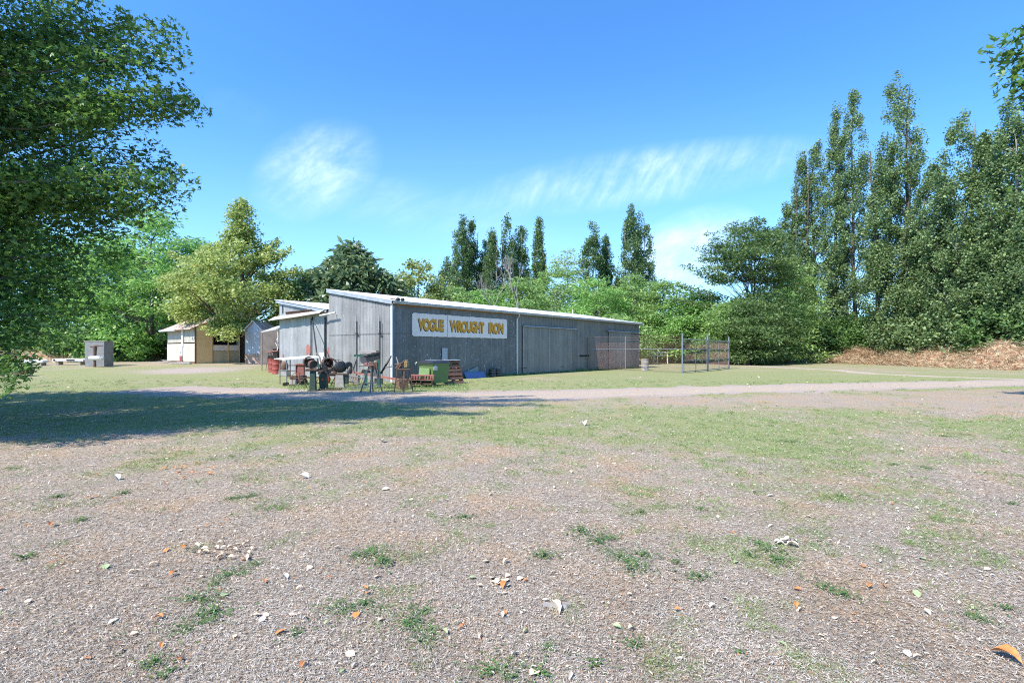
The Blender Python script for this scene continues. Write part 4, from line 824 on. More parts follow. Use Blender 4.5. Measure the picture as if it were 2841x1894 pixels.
# ------------------------------------------------------------------ carport on the left of the shed
cp = thing('carport', 'low lean-to carport roof on thin posts between the shed and the small tin outhouse', 'carport', (0, 0, 0))
A = at(772, 912, 31.9); B = at(723, 921, 34.5); n_ = Vector((.1, 2.1, .48)); d_ = (B - A); up_ = n_.normalized()
MB().corr(A, d_.normalized(), d_.length, up_, lambda t: 0, lambda t: 2.2, d_.cross(up_).normalized() * -1, .18, .02, .03, 4).build('roof', m_roof, cp, True)
for px, py in ((726.5, 1028),):
    p = gp(px, py); MB().tube([p - Z * .05, (p.x, p.y, at(0, 925, p.y).z)], .035, 8).build('post', m_post, cp, True)
p = gp(741, 1008); p2 = Vector((A.x - .9, A.y + 4, g(A.x, A.y + 4)))
MB().box((xat(748, 37.5), 37.5, 1.7), (1.45, .08, 2.7)).build('back_wall', m_brownwall, cp)
MB().box((xat(760, 35.6), 35.9, 1.05), (.35, .2, 1.2)).box((xat(755, 36), 36.4, .9), (.8, .4, .5)).build('dark_boxes', m_dark, cp)  # two near-black boxes low in front of the back wall
for z_ in (.0,): MB().tube([at(771, 908, 32.3), at(772, 960, 32.3), at(769, 972, 32.2)], .03, 6).tube([at(770, 938, 32.2), at(764, 950, 32.2), at(770, 962, 32.2)], .025, 6).build('hanging_pipe', m_white, cp, True)
# tin outhouse with a gable
oh = thing('tin_outhouse', 'narrow pale tin outhouse with a pointed roof and rusty base behind the carport', 'outhouse', spot(704, 39), 0)
cx_ = 0; sc_ = 39 / F; hw = 24 * sc_; zc = lambda py: at(0, py, 39).z - oh.location.z
h0 = 0; he = zc(916); ha = zc(892)
mb = MB(); P = [(-hw, 0), (hw, 0), (hw, he), (0, ha), (-hw, he)]
mb.prism([(a, b if b > 0 else .75) for a, b in P], (0, 0, 0), X, Z, (0, .04, 0)); mb.build('gable_front', m_tinb, oh)
MB().prism([(-hw - .01, -.2), (hw + .01, -.2), (hw + .01, .78), (-hw - .01, .78)], (0, -.02, 0), X, Z, (0, .03, 0)).build('rusty_base', m_brick, oh)
MB().corr((-hw, -.012, 0), X, 2 * hw, Z, lambda t: .76, lambda t: he - .1, -Yv, .15, .008, seg=5).build('door', m_tinb, oh, True)
mb = MB(); mb.box((-hw + .02, 1.3, he / 2), (.04, 2.5, he)); mb.box((hw - .02, 1.3, he / 2), (.04, 2.5, he)); mb.box((0, 2.6, he / 2), (2 * hw - .1, .04, he)); mb.build('side_wall', m_tinb, oh)
mb = MB()
for s_i in (-1, 1):
    e_ = Vector((s_i * (hw + .15), 0, he - .1)); u_ = Vector((0, 0, ha + .05)) - e_; mb.prism([(0, 0), (2.9, 0), (2.9, u_.length), (0, u_.length)], e_ + Vector((0, -.15, 0)), Yv, u_.normalized(), u_.normalized().cross(Yv) * (.03 * s_i))
mb.build('roof', m_roof_rust, oh)
mb = MB(); mb.tube([(-hw - .12, -.17, he - .08), (0, -.17, ha + .06), (hw + .12, -.17, he - .08)], .04, 5); mb.build('barge_board', m_white, oh)
# peach fibro house
Hc = gp(542, 1009); hz = Hc.z; dl = Vector((-.78, .62, 0)).normalized(); dr_ = Vector((.62, .78, 0)).normalized(); hyaw = math.atan2(dr_.y, dr_.x)
ho = thing('fibro_house', 'small weathered peach and cream board house with rusty roof, behind the yellow green tree', 'house', Hc, hyaw)
hl = lambda px, py: onwall(px, py, dl, Hc); hr = lambda px, py: onwall(px, py, dr_, Hc)
WL = hl(465, 1000)[0]; WR = hr(664, 1000)[0]; hE = hr(542, 908)[1] - hz; hA = hr(607, 882)[1] - hz; mid_ = hr(607, 900)[0]
dW = hr(590, 900)[0]
mb = MB(); mb.prism([(0, 0), (dW, 0), (dW, hE + (hA - hE) * dW / mid_), (0, hE)], (0, 0, 0), X, Z, (0, .04, 0)); mb.build('front_wall', m_peach, ho)
sill = hr(610, 957)[1] - hz; low = hr(610, 973)[1] - hz; wt = hr(610, 928)[1] - hz
kz = lambda t: hE + (hA - hE) * (t / mid_ if t < mid_ else (2 * mid_ - t) / mid_)
MB().prism([(dW + .03, 0), (WR, 0), (WR, low), (dW + .03, low)], (0, .02, 0), X, Z, (0, .03, 0)).build('front_wall', MT('tan_fibro', (.52, .44, .30), (.44, .36, .24), 2, .85), ho, label='tan lower panels of the front wall')
MB().prism([(dW + .03, low + .02), (WR, low + .02), (WR, sill), (dW + .03, sill)], (0, .0, 0), X, Z, (0, .04, 0)).build('window_panel', m_signw, ho)
MB().prism([(dW + .03, wt), (WR, wt), (WR, max(kz(WR), wt + .05)), (mid_, hA), (dW + .03, kz(dW))] if dW < mid_ else [(dW + .03, wt), (WR, wt), (WR, max(kz(WR), wt + .05)), (dW + .03, kz(dW))], (0, .02, 0), X, Z, (0, .03, 0)).build('front_wall', m_peach, ho, label='peach boards over the windows')
MB().box(((dW + WR) / 2, .5, (sill + wt) / 2), (WR - dW, .03, wt - sill + .3)).build('window', m_dark, ho)
mb = MB()
for q_ in (dW, hr(633, 900)[0], WR): mb.box((q_, -.01, (low if q_ != dW else wt) * .5 + (wt - low) * .5 * (q_ != dW)), (.07, .05, wt))
mb.build('window_frame', m_peach, ho)
MB().box((0, -.01, hE / 2), (.09, .09, hE)).box((dW, -.02, hE / 2), (.05, .03, hE)).build('corner_trim', m_rust, ho)
# left wall: cream boards above and below with posts, brick base and a hatch
n_ = 9; mb = MB(); mb2 = MB(); jz = hl(530, 952)[1] - hz
for i_ in range(n_):
    w_ = WL / n_; mb.box((-.02 + .004 * (i_ % 2), (i_ + .5) * w_, jz / 2 + .08), (.03, w_ - .012, jz - .2)); mb2.box((.03, (i_ + .5) * w_, (jz + hE) / 2 + .03), (.03, w_ - .01, hE - jz - .08))
mb.build('side_wall', m_cream, ho, label='sunlit cream boards of the side wall'); mb2.build('side_wall', MT('grey_cream_board', (.48, .45, .38), (.36, .33, .27), 2, .85), ho, label='greyer upper boards of the side wall')
MB().box((-.015, WL / 2, .03), (.07, WL, .24)).build('brick_base', m_rust, ho)
h_ = hl(506, 980); MB().box((-.06, h_[0], .75), (.08, .5, 1.1)).build('hatch', m_white, ho); MB().box((-.09, h_[0], .35), (.06, .5, .5)).build('hatch_step', m_red, ho); MB().box((-.105, h_[0], .85), (.02, .14, .2)).build('hatch_hole', m_black, ho)
q_ = hl(508, 940)[0]; MB().box((-.05, q_, hE * .72), (.06, .35, hE * .5)).build('pale_post', m_white, ho)
mb = MB(); mb.box((WR - .02, WL / 2, 1.4), (.04, WL, 2.6)); mb.box((WR / 2, WL - .02, 1.4), (WR, .04, 2.6)); mb.build('rear_wall', m_cream, ho)
mb = MB()
for s_i in (0, 1):
    e_ = Vector((-.45, -.25, hE - .13)) if s_i == 0 else Vector((2 * mid_ + .45, -.25, hE - .13)); u_ = Vector((mid_, -.25, hA + .08)) - e_
    L_ = u_.length; u_.normalize(); mb.corr(e_, Yv, WL + .6, u_, lambda t: 0, lambda t: L_, (Yv.cross(u_)) * (1 if s_i else -1), .22, .02, .03, 4)
mb.build('roof', m_roof_rust, ho, True)
MB().tube([(-.5, WL * .45, hE - .16), (-.5, WL + .3, hE - .16)], .08, 6).build('gutter', m_white, ho)
# rubble and old boards beside the house
for (px, py, l_, ro, lb) in ((478, 1002, 1.9, .1, 'old timber board lying at the foot of the house side wall'), (500, 1010, 1.5, .15, 'pale broken slab on the grass in front of the house side wall'), (455, 1007, 1.1, -.1, 'weathered plank lying left of the house')):
    p = gp(px, py); mb = MB(); mb.box((0, 0, .08), (l_, .35, .09), Matrix.Rotation(.04, 3, 'Y'), .95, .015); mb.box((.2, .12, .17), (l_ * .6, .2, .06), Matrix.Rotation(.2, 3, 'Z'), .9, .01)
    o = mb.build('old_board', m_wood if ro < .12 else m_concl); o.location = p; o.rotation_euler = (0, 0, ro); tag(o, lb, 'board')

# ------------------------------------------------------------------ far left: concrete barbecue, boards, barrow
p = gp(262, 1017); s_ = p.y / F
bb = thing('barbecue', 'grey concrete block barbecue chimney at the back edge of the lawn', 'barbecue', p, -.05)
w_ = 57 * s_; h_ = 69 * s_; MB().box((0, .4, h_ / 2), (w_, .8, h_), None, 1, .02).build('block_body', m_conc, bb); MB().box((0, .4, h_ + .03), (w_ + .05, .85, .06)).build('cap', m_concl, bb)
MB().box((.3, -.01, h_ - .28), (.7, .02, .05)).build('rust_streak', m_rust, bb)
p = gp(263, 1017); p = Vector((xat(263, p.y - .7), p.y - .7, p.z)); st = thing('hand_pump', 'old rust coloured hand pump with a white basin in front of the concrete block', 'pump', p)
MB().tube([(0, 0, 0), (0, 0, .6), (.02, 0, 1.45)], [.09, .08, .13], 10).tube([(.02, 0, 1.38), (-.28, 0, 1.42)], .07, 8).build('pump_body', m_rust, st, True)
MB().lathe([(.02, -.4), (.13, -.36), (.15, 0), (.13, .36), (.02, .4)], (.05, -.05, .62), (1, .05, 0), 14).lathe([(.1, 0), (.16, .06), (.1, .12)], (.5, -.05, .6), (1, 0, 0), 12).build('basin', m_white, st, True)
for (a, b, c, d, nm, lb) in ((65, 128, 1002, 1014, 'white_board', 'long white board with dark marks lying on supports at the far left of the lawn'), (151, 240, 998, 1012, 'white_board', 'long white board on supports just left of the concrete block')):
    Yb = gp((a + b) / 2, d).y; x0, x1 = xat(a, Yb), xat(b, Yb); zz = at(0, c, Yb).z; t = thing(nm, lb, 'board', ((x0 + x1) / 2, Yb, g(x0, Yb)), -.03)
    zz -= t.location.z; w_ = x1 - x0; MB().box((0, 0, zz), (w_, .5, .16), Matrix.Rotation(.1, 3, 'X'), 1, .02).build('board', m_white, t)
    for q_ in (-.35, .35): MB().box((w_ * q_, 0, zz / 2 - .06), (.2, .4, zz)).build('support', m_wood, t)
    MB().box((w_ * .1, -.26, zz), (w_ * .25, .03, .09), Matrix.Rotation(.1, 3, 'X')).box((-w_ * .42, -.26, zz), (.12, .03, .11)).build('dark_mark', m_black, t)
Yb = gp(64, 1043).y; p = Vector((xat(62, Yb), Yb, g(xat(62, Yb), Yb))); bt = thing('wheelbarrow', 'rusty red brown barrow tub with a pale rim lying near the shade tree', 'wheelbarrow', p, .1)
w_ = 44 * Yb / F; mb = MB(); mb.prism([(-w_ / 2, .34), (-w_ * .3, .1), (w_ * .42, .14), (w_ / 2, .40), (0, .33)], (0, -.3, 0), X, Z, (0, .6, 0)); mb.build('tub', m_rust, bt)
MB().tube([(-w_ / 2, -.32, .36), (0, -.32, .34), (w_ / 2, -.32, .42), (w_ / 2, .32, .42), (0, .32, .34), (-w_ / 2, .32, .36), (-w_ / 2, -.32, .36)], .035, 6).build('rim', m_white, bt, True)
MB().cyl((-w_ * .36, 0, .16), .16, .08, (0, 1, 0), 16).build('wheel', m_greym, bt, True); MB().tube([(w_ * .3, -.2, .12), (w_ * .36, -.2, 0)], .02, 5).tube([(w_ * .3, .2, .12), (w_ * .36, .2, 0)], .02, 5).build('leg', m_greym, bt)

# ------------------------------------------------------------------ drums
def drum(name, lab, loc, m, cat='drum', s=1.0, group=None, rz=0):
    t = thing(name, lab, cat, loc, rz, group)
    MB().lathe([(.265, 0), (.285, .005), (.285, .02), (.278, .03), (.278, .27), (.287, .285), (.278, .30), (.278, .57), (.287, .585), (.278, .60), (.278, .85), (.286, .86), (.286, .88), (.27, .88), (.265, .862), (.02, .862)], n=28).build('body', m, t, True)
    MB().cyl((.12, .06, .868), .03, .014).cyl((-.14, -.05, .867), .02, .012).build('bung', m_greym, t); t.scale = (s, s, s); return t
drum('steel_drum', 'red steel drum standing in front of the lower shed wall', spot(768.5, 31.2), m_red, group='red drums')
drum('steel_drum', 'red steel drum at the left, half behind the other red one', spot(758, 32.2), m_red, group='red drums')
drum('steel_drum', 'pale grey weathered steel drum by the end of the wire fence', Vector((xat(1789, 38.7), 38.7, 0)), m_concl)
p = Vector((xat(789, 29.5), 29.5, g(xat(789, 29.5), 29.5))); t = thing('rusty_tank', 'rounded rusty tank on a pale block behind the white topped rack', 'tank', p)
MB().lathe([(.05, 0), (.19, .03), (.22, .15), (.21, .33), (.14, .45), (.03, .48)], (0, 0, .36), n=18).build('tank_body', m_rust, t, True); MB().box((0, 0, .18), (.5, .4, .36), None, 1, .02).build('block', m_concl, t)
# red stools under the carport
for px, py, Yb, lb in ((748.5, 976, 33.2, 'faded red flat seat on thin legs above the red drums'), (765, 974, 34.6, 'faded red flat seat partly hidden behind the shed edge')):
    zt_ = at(0, py, Yb).z; g0 = g(xat(px, Yb), Yb); t = thing('stool', lb, 'stool', (xat(px, Yb), Yb, g0)); h_ = zt_ - g0
    MB().box((0, 0, h_), (.42, .34, .07), None, 1, .02).build('seat', m_redf, t)
    for q_, r_ in ((-.14, -.1), (.14, -.1), (-.14, .1), (.14, .1)): MB().tube([(q_ * .5, r_ * .5, h_ - .03), (q_ * 1.4, r_ * 1.4, 0)], .014, 5).build('leg', m_rustd, t)

# ------------------------------------------------------------------ scrap machinery in the yard
def post(mb, pts, r=.02, n=6): mb.tube(pts, r, n); return mb
# white topped steel rack
T = thing('steel_rack', 'tall steel rack with a white sheet top, left of the old machines', 'rack', (xat(835, 23.3), 23.3, 0), .28)
v = [(-1.12, -.15, 1.14), (-.62, -.52, 1.10), (1.0, -.45, 1.20), (1.05, -.05, 1.22), (.35, .42, 1.26), (-.5, .3, 1.2)]
MB().add(v + [(a, b, c + .03) for a, b, c in v], [(5,4,3,2,1,0), (6,7,8,9,10,11)] + [(i_, (i_ + 1) % 6, 6 + (i_ + 1) % 6, 6 + i_) for i_ in range(6)]).build('top', m_white, T)
for a, b in ((-.88, -.1), (-.55, -.42), (-.42, -.30), (.95, -.38), (.98, -.02)): MB().tube([(a, b, -.03), (a, b, 1.12)], .027, 6).build('leg', m_steel, T)
mb = MB()
for z_ in (.32, .62, .86): mb.tube([(-.55, -.42, z_), (.95, -.38, z_)], .02, 6)
mb.tube([(-.88, -.1, .6), (-.55, -.42, .6)], .02, 6); mb.build('rail', m_rustd, T); MB().box((-.72, -.25, .61), (.3, .35, .03)).build('small_shelf', m_steel, T)
# two little engines on the ground under the rack
def engine(name, lab, loc, rz, m1, m2):
    t = thing(name, lab, 'engine', loc, rz)
    MB().box((0, 0, .16), (.3, .26, .2), None, .95, .02).build('crankcase', m2, t); MB().box((.02, 0, .35), (.26, .22, .18), None, 1, .02).build('cowl', m1, t)
    MB().tube([(-.25, -.14, .04), (.3, -.14, .04), (.3, .14, .04), (-.25, .14, .04), (-.25, -.14, .04)], .016, 5).build('base_frame', m_rustd, t)
    MB().tube([(.02, -.2, .04), (.02, -.2, .5), (.07, -.2, .56), (.2, -.2, .56)], .012, 5).build('hoop_handle', m_rustd, t)
    for q_ in (-.16, .16): MB().cyl((-.33, q_, .08), .08, .04, (0, 1, 0), 14).build('wheel', m_black, t, True)
    MB().cyl((.19, 0, .17), .09, .05, (1, 0, 0), 14).build('pulley', m_blackm, t, True)
engine('small_engine', 'small brown and cream engine on little wheels under the front of the rack', (xat(815, 21.9), 21.9, 0), .1, m_rustd, m_concl)
engine('small_engine', 'small dark engine lying beside the cream and brown one', (xat(840, 22.3), 22.3, 0), -.5, m_blackm, m_rustd)
# red belt press
T = thing('belt_press', 'rust red machine cabinet with a big spoked belt wheel behind the rack', 'machine', (xat(841, 23.2), 23.0, 0), .2)
MB().box((0, 0, .48), (.3, .28, .78), None, .9, .015).box((0, 0, .9), (.4, .34, .06), None, 1, .01).build('cabinet', m_redf, T); MB().box((-.22, .1, .45), (.05, .2, .9)).build('side_plate', m_red, T)
def wheel(mb, c, r, w, ax=(1, 0, 0), sp=5):
    mb.lathe([(r - .05, -w / 2), (r, -w / 2), (r, w / 2), (r - .05, w / 2), (r - .05, -w / 2)], c, ax, 28); mb.cyl(c, .05, w * 1.3, ax, 12)
    q = Vector((0, 0, 1)).rotation_difference(Vector(ax)).to_matrix()
    for i_ in range(sp):
        a = 6.283 * i_ / sp; mb.tube([Vector(c), Vector(c) + q @ Vector((math.cos(a), math.sin(a), 0)) * (r - .03)], .022, 5)
mb = MB(); wheel(mb, (.33, -.02, 1.0), .26, .13, (.5, -.86, 0)); mb.build('belt_wheel', m_rust, T, True)
for q_ in (-.16, .16): MB().tube([(q_, -.12, .12), (q_ * 1.5, -.16, -.02)], .02, 5).build('leg', m_rustd, T)
# pedestal grinder
T = thing('pedestal_grinder', 'dark green pedestal machine with a drum shaped wheel on top, nearest the drive', 'machine', (xat(868.5, 19.2), 19.2, 0), .15)
MB().box((0, 0, .38), (.24, .22, .76), None, .82, .02).build('pedestal', m_greend, T); MB().box((0, -.02, .02), (.34, .3, .04), None, 1, .01).build('foot', m_blackm, T)
MB().box((-.02, 0, .80), (.46, .3, .09), None, 1, .02).box((.25, -.1, .76), (.3, .06, .05)).build('table', m_rustd, T)
mb = MB(); mb.lathe([(.03, -.12), (.15, -.12), (.17, -.1), (.17, .1), (.15, .12), (.13, .1), (.03, .06)], (0, -.02, 1.0), (.45, -.89, 0), 26); mb.build('wheel', m_rustd, T, True); MB().box((0, .06, .9), (.08, .1, .16)).build('bearing', m_blackm, T)
# lever shear
T = thing('lever_shear', 'green lever shear on a tapering pedestal with a long raised handle', 'machine', (xat(898, 19.6), 19.6, 0), -.05)
mb = MB(); mb.prism([(-.12, 0), (.16, 0), (.10, .62), (-.16, .66)], (0, -.1, 0), X, Z, (0, .2, 0)); mb.build('pedestal', m_greend, T)
MB().box((0, 0, .02), (.42, .34, .04), None, 1, .01).build('foot', m_greend, T); mb = MB(); mb.prism([(-.22, .62), (.2, .6), (.12, .9), (-.02, 1.02), (-.14, .84)], (0, -.07, 0), X, Z, (0, .12, 0)); mb.build('jaw', m_blackm, T)
MB().tube([(-.06, -.06, .88), (-.12, -.08, 1.28), (-.26, -.1, 1.46)], [.035, .03, .022], 8).tube([(.0, .02, .9), (-.02, .0, 1.3)], .02, 6).build('lever', m_wood, T, True); MB().box((-.13, -.1, .95), (.07, .05, .14)).build('green_cap', m_green, T); MB().box((.0, -.11, .42), (.06, .02, .08)).build('orange_tag', MT('orange_tag', (.75, .16, .05), (.6, .1, .03)), T)
# rusty wheel engine behind
T = thing('old_engine', 'rust brown open engine with curved guard on a rail bench behind the lever shear', 'engine', (xat(908, 21.6), 21.6, 0), .1)
mb = MB(); wheel(mb, (0, 0, .98), .24, .16, (.55, -.83, 0)); mb.build('flywheel', m_rust, T, True)
MB().tube([(.1 + .3 * math.cos(a), -.05, .93 + .27 * math.sin(a)) for a in np.linspace(.1, 3.0, 10)], .045, 6).build('guard', m_rustd, T, True)
MB().box((.18, 0, .72), (.5, .3, .16), Matrix.Rotation(.15, 3, 'Y'), 1, .02).tube([(.0, -.15, .6), (.3, -.18, .85), (.36, -.16, .62)], .025, 5).tube([(-.1, -.15, .78), (.2, -.2, .72)], .03, 5).build('frame', m_rustd, T)
MB().lathe([(.14, -.1), (.2, 0), (.14, .1)], (-.05, -.05, .3), (.3, -.95, 0), 18).build('red_tank', m_red, T, True)
for q_ in (-.2, .35): MB().box((q_, 0, .3), (.06, .2, .62)).build('leg', m_rustd, T)
# big motor on a sheet metal pedestal
T = thing('motor_lathe', 'large black drum shaped motor on a pale tapering metal pedestal', 'machine', (xat(943, 20.6), 20.6, 0), .2)
mb = MB(); mb.box((0, 0, .27), (.36, .32, .54), None, .82, .01); mb.box((0, 0, .01), (.5, .44, .03)); mb.build('pedestal', m_concl, T)
MB().box((.22, .06, .38), (.22, .3, .42), None, 1, .02).build('cabinet', m_greend, T); MB().box((-.22, 0, .58), (1.1, .26, .06), Matrix.Rotation(.04, 3, 'Y'), 1, .01).box((-.45, .05, .52), (.5, .06, .05)).build('bed', m_rustd, T)
mb = MB(); mb.lathe([(.03, -.17), (.1, -.17), (.2, -.13), (.235, -.1), (.22, -.08), (.235, -.05), (.22, -.02), (.235, 0), (.225, .12), (.12, .17), (.03, .17)], (.02, 0, .86), (.35, -.93, .05), 28); mb.build('motor', m_blackm, T, True)
MB().tube([(-.28, 0, 1.02), (-.26, -.04, 1.17), (.08, -.04, 1.13), (.22, -.03, 1.02)], .01, 5).tube([(-.05, -.04, 1.15), (-.05, -.02, 1.04)], .01, 5).build('wire_guard', m_black, T)
MB().lathe([(.05, -.1), (.14, -.08), (.16, 0), (.14, .08)], (.34, .02, .92), (.3, -.95, 0), 18).box((.4, 0, .74), (.2, .25, .3), Matrix.Rotation(.3, 3, 'Y'), .8, .02).build('gearbox', m_blackm, T, True)
MB().prism([(-.75, .62), (-.4, .6), (-.2, .78), (-.25, .84), (-.5, .72), (-.7, .74)], (0, -.1, 0), X, Z, (0, .18, 0)).build('cradle', m_blackm, T)
# grate leaning low, long red beam
def loc_obj(o, x_, y_, z_=0, rz=0): o.location = (x_, y_, z_); o.rotation_euler = (0, 0, rz); return o
T = thing('slatted_grate', 'slanted steel grate of upright bars lying behind the motor pedestal', 'grate', (xat(990, 22.2), 22.2, 0), .0)
mb = MB(); mb.box((0, 0, .36), (.95, .05, .035), Matrix.Rotation(.12, 3, 'Y')); mb.box((.02, .0, .12), (.95, .05, .035), Matrix.Rotation(.12, 3, 'Y')); mb.build('rail', m_steel, T)
mb = MB()
for i_ in range(9): mb.tube([(-.42 + i_ * .1, 0, .16 - i_ * .012), (-.34 + i_ * .1, .02, .38 - i_ * .012)], .014, 5)
mb.build('bars', m_steel, T)
mb = MB(); a_ = at(972, 1031, 22.6); b_ = at(1114, 1054, 22.2); u_ = (b_ - a_); q_ = Vector((1, 0, 0)).rotation_difference(u_.normalized()).to_matrix()
mb.box((0, 0, 0), (u_.length, .12, .09), q_).box((-.3, .1, .06), (u_.length * .7, .08, .04), q_)
o = mb.build('steel_beam', m_redf); o.location = (a_ + b_) / 2; tag(o, 'long faded red steel beam lying across the yard junk towards the shed corner', 'beam')
for px, l_ in ((985, .42), (1050, .3), (1100, .2)):
    o = MB().box((0, 0, l_ / 2), (.35, .25, l_), None, .95, .01).build('timber_block', m_wood); o.location = (xat(px, 22.6), 22.65, 0); tag(o, {985: 'timber block under the left end of the red beam', 1050: 'timber block under the middle of the red beam', 1100: 'low timber block under the right end of the red beam'}[px], 'block')
# green guillotine frame with timber on top
T = thing('green_press', 'green steel press frame with sloping side arms and a timber beam on its head', 'machine', (xat(1022, 19.9), 20.2, 0), .08)
MB().box((.32, 0, .70), (.13, .12, 1.32), Matrix.Rotation(-.03, 3, 'Y')).build('column', m_green, T); MB().box((-.20, .1, .36), (.10, .1, .7)).build('column', m_green, T)
MB().box((-.02, -.05, 1.31), (.78, .09, .09)).box((-.25, .25, 1.35), (.9, .09, .09), Matrix.Rotation(-.05, 3, 'Y')).build('head_beam', m_green, T)
MB().box((-.1, .08, 1.47), (.66, .2, .13), Matrix.Rotation(.0, 3, 'Z'), 1, .01).box((-.12, .04, 1.395), (.7, .1, .03)).build('timber_beam', m_woodh, T)
MB().box((.27, .08, 1.45), (.2, .18, .16), None, 1, .01).build('iron_block', m_blackm, T)
MB().tube([(-.56, .2, 1.3), (-.72, .15, .78), (-.66, .1, .62)], [.03, .045, .04], 6).tube([(-.5, .2, .93), (-.1, .1, .93)], .025, 5).build('side_arm', m_greym, T)
MB().tube([(.38, .12, .6), (.62, .14, 1.0), (.80, .16, 1.32)], [.045, .045, .03], 6).tube([(.55, .1, .85), (.82, .1, .88), (.8, .1, .95)], .02, 5).build('side_arm', m_blackm, T)
MB().box((.12, -.03, .93), (.34, .12, .30), None, 1, .01).build('brown_plate', m_rust, T); MB().prism([(-.02, .52), (.32, .5), (.32, .78), (.05, .78)], (0, -.08, 0), X, Z, (0, .1, 0)).build('grey_plate', m_greym, T)
MB().box((-.02, .05, .22), (.5, .06, .04)).box((-.05, -.1, .12), (.9, .05, .04), Matrix.Rotation(.1, 3, 'Z')).build('cross_bar', m_steel, T)
MB().prism([(-.42, .62), (-.05, .62), (-.1, .74), (-.38, .76)], (0, .2, 0), X, Z, (0, .2, 0)).build('dark_tray', m_blackm, T)
# drop saw on a tripod
T = thing('drop_saw', 'cut off saw with grey disc guard on a splayed tripod before the green press', 'saw', (xat(1026, 18.5), 18.5, 0), 0)
mb = MB(); mb.lathe([(.02, -.03), (.17, -.03), (.185, -.015), (.185, .02), (.02, .03)], (-.17, -.02, 1.22), (.25, -.97, 0), 24); mb.build('disc_guard', m_greym, T, True)
MB().prism([(-.16, 1.30), (.14, 1.44), (.36, 1.46), (.34, 1.26), (.08, 1.12), (-.1, 1.16)], (0, -.04, 0), X, Z, (0, .14, 0)).build('motor_housing', m_blackm, T)
MB().tube([(-.24, -.06, 1.33), (.12, -.1, 1.45), (.4, -.08, 1.50)], .018, 6).build('handle', m_black, T, True)
MB().box((.0, 0, 1.0), (.4, .24, .05), None, 1, .01).box((-.12, -.02, 1.05), (.12, .14, .07), None, 1, .01).build('table', m_redf, T); MB().box((.1, 0, .9), (.09, .09, .3)).box((.09, .0, 1.1), (.07, .07, .2)).build('pivot', m_greym, T)
for a, b in (((-.02, -.05), (-.30, -.18)), ((.08, -.06), (.09, -.25)), ((.18, .05), (.44, .1)), ((.05, .1), (.0, .42))): MB().tube([(a[0], a[1], .95), (b[0], b[1], -.02)], .026, 6).build('leg', m_greym, T)
MB().tube([(-.2, -.12, .33), (.28, .05, .36), (.02, .28, .36), (-.2, -.12, .33)], .013, 5).build('brace', m_steel, T)
# grey channel lengths on the grass
o = MB().box((0, 0, .03), (1.0, .09, .05), Matrix.Rotation(.25, 3, 'Z')).box((.35, -.15, .02), (.9, .06, .04), Matrix.Rotation(.2, 3, 'Z')).box((.3, .05, .05), (.07, .5, .03)).build('steel_offcut', m_steel); o.location = (xat(985, 20.3), 20.2, 0); tag(o, 'pale steel offcuts lying on the grass between the saw legs and the motor pedestal', 'offcut')
o = MB().box((0, 0, .05), (.8, .14, .06), Matrix.Rotation(.5, 3, 'Z'), 1, .01).box((.1, -.15, .03), (.7, .12, .05), Matrix.Rotation(.35, 3, 'Z')).build('timber_offcut', m_rustd); o.location = (xat(915, 19.6), 19.6, 0); tag(o, 'dark timber offcuts on the ground between the lever shear and the motor pedestal', 'offcut')
# odd rods and pipes among the machines
for (x0, y0, z0, x1, z1, dy, r_, m_, lb) in ((-.5, 21.2, .0, -.1, 1.05, .3, .016, m_rustd, 'thin rusty rod leaning between the lever shear and the old engine'), (0, 21.0, .55, .75, .68, .2, .02, m_rust, 'rusty pipe lying across the bench beside the motor pedestal'), (.2, 21.9, 0, .55, .85, .2, .018, m_blackm, 'black bar leaning behind the large black motor'), (-1.3, 20.4, .42, -.2, .40, .1, .018, m_rust, 'long thin pipe running in front of the rack at knee height'), (-.9, 20.2, .4, -.75, -.02, 0, .016, m_rustd, 'short rusty prop under the left end of the knee high pipe')):
    xb = xat(905, y0); o = MB().tube([(xb + x0, y0, z0), (xb + (x0 + x1) / 2, y0 + dy / 2, (z0 + z1) / 2 + .02), (xb + x1, y0 + dy, z1)], r_, 6).build('metal_rod', m_, None, True); tag(o, lb, 'rod')
# rusty tripod machine at the shed corner
T = thing('bench_grinder', 'rusty machine with an olive motor box on thin splayed legs by the shed corner', 'machine', (xat(1117, 18.6), 18.7, 0), .0)
MB().box((.03, 0, .84), (.5, .3, .05), None, 1, .01).build('table', m_rustd, T)
MB().box((.12, 0, 1.02), (.15, .2, .26), None, 1, .03).build('motor_box', m_olive, T); MB().tube([(-.04, -.03, 1.06), (.06, -.03, 1.16), (.19, -.03, 1.17)], .03, 6).build('belt_cover', m_rust, T, True)
MB().lathe([(.05, -.05), (.1, -.03), (.1, .03), (.05, .05)], (-.12, -.05, .98), (.5, -.86, 0), 16).tube([(-.3, -.05, 1.02), (-.05, -.05, 1.06)], .03, 6).tube([(-.3, .02, .88), (-.05, 0, .92)], .03, 6).tube([(-.2, -.1, .8), (-.05, -.12, 1.0)], .025, 5).box((-.15, 0, .9), (.2, .16, .1), Matrix.Rotation(.4, 3, 'Y'), 1, .01).build('spindle', m_rust, T, True)
MB().tube([(-.14, -.06, .96), (-.24, -.08, 1.30)], .022, 6).build('lever', m_woodh, T, True)
for a, b in (((-.2, -.08), (-.3, -.14)), ((.06, -.1), (.08, -.28)), ((.24, .0), (.34, .12)), ((-.05, .1), (-.08, .3))): MB().tube([(a[0], a[1], .82), (b[0], b[1], -.02)], .022, 6).build('leg', m_rust, T)
MB().tube([(-.26, -.1, .36), (.08, -.15, .62), (.28, .05, .3)], .014, 5).build('brace', m_rustd, T)
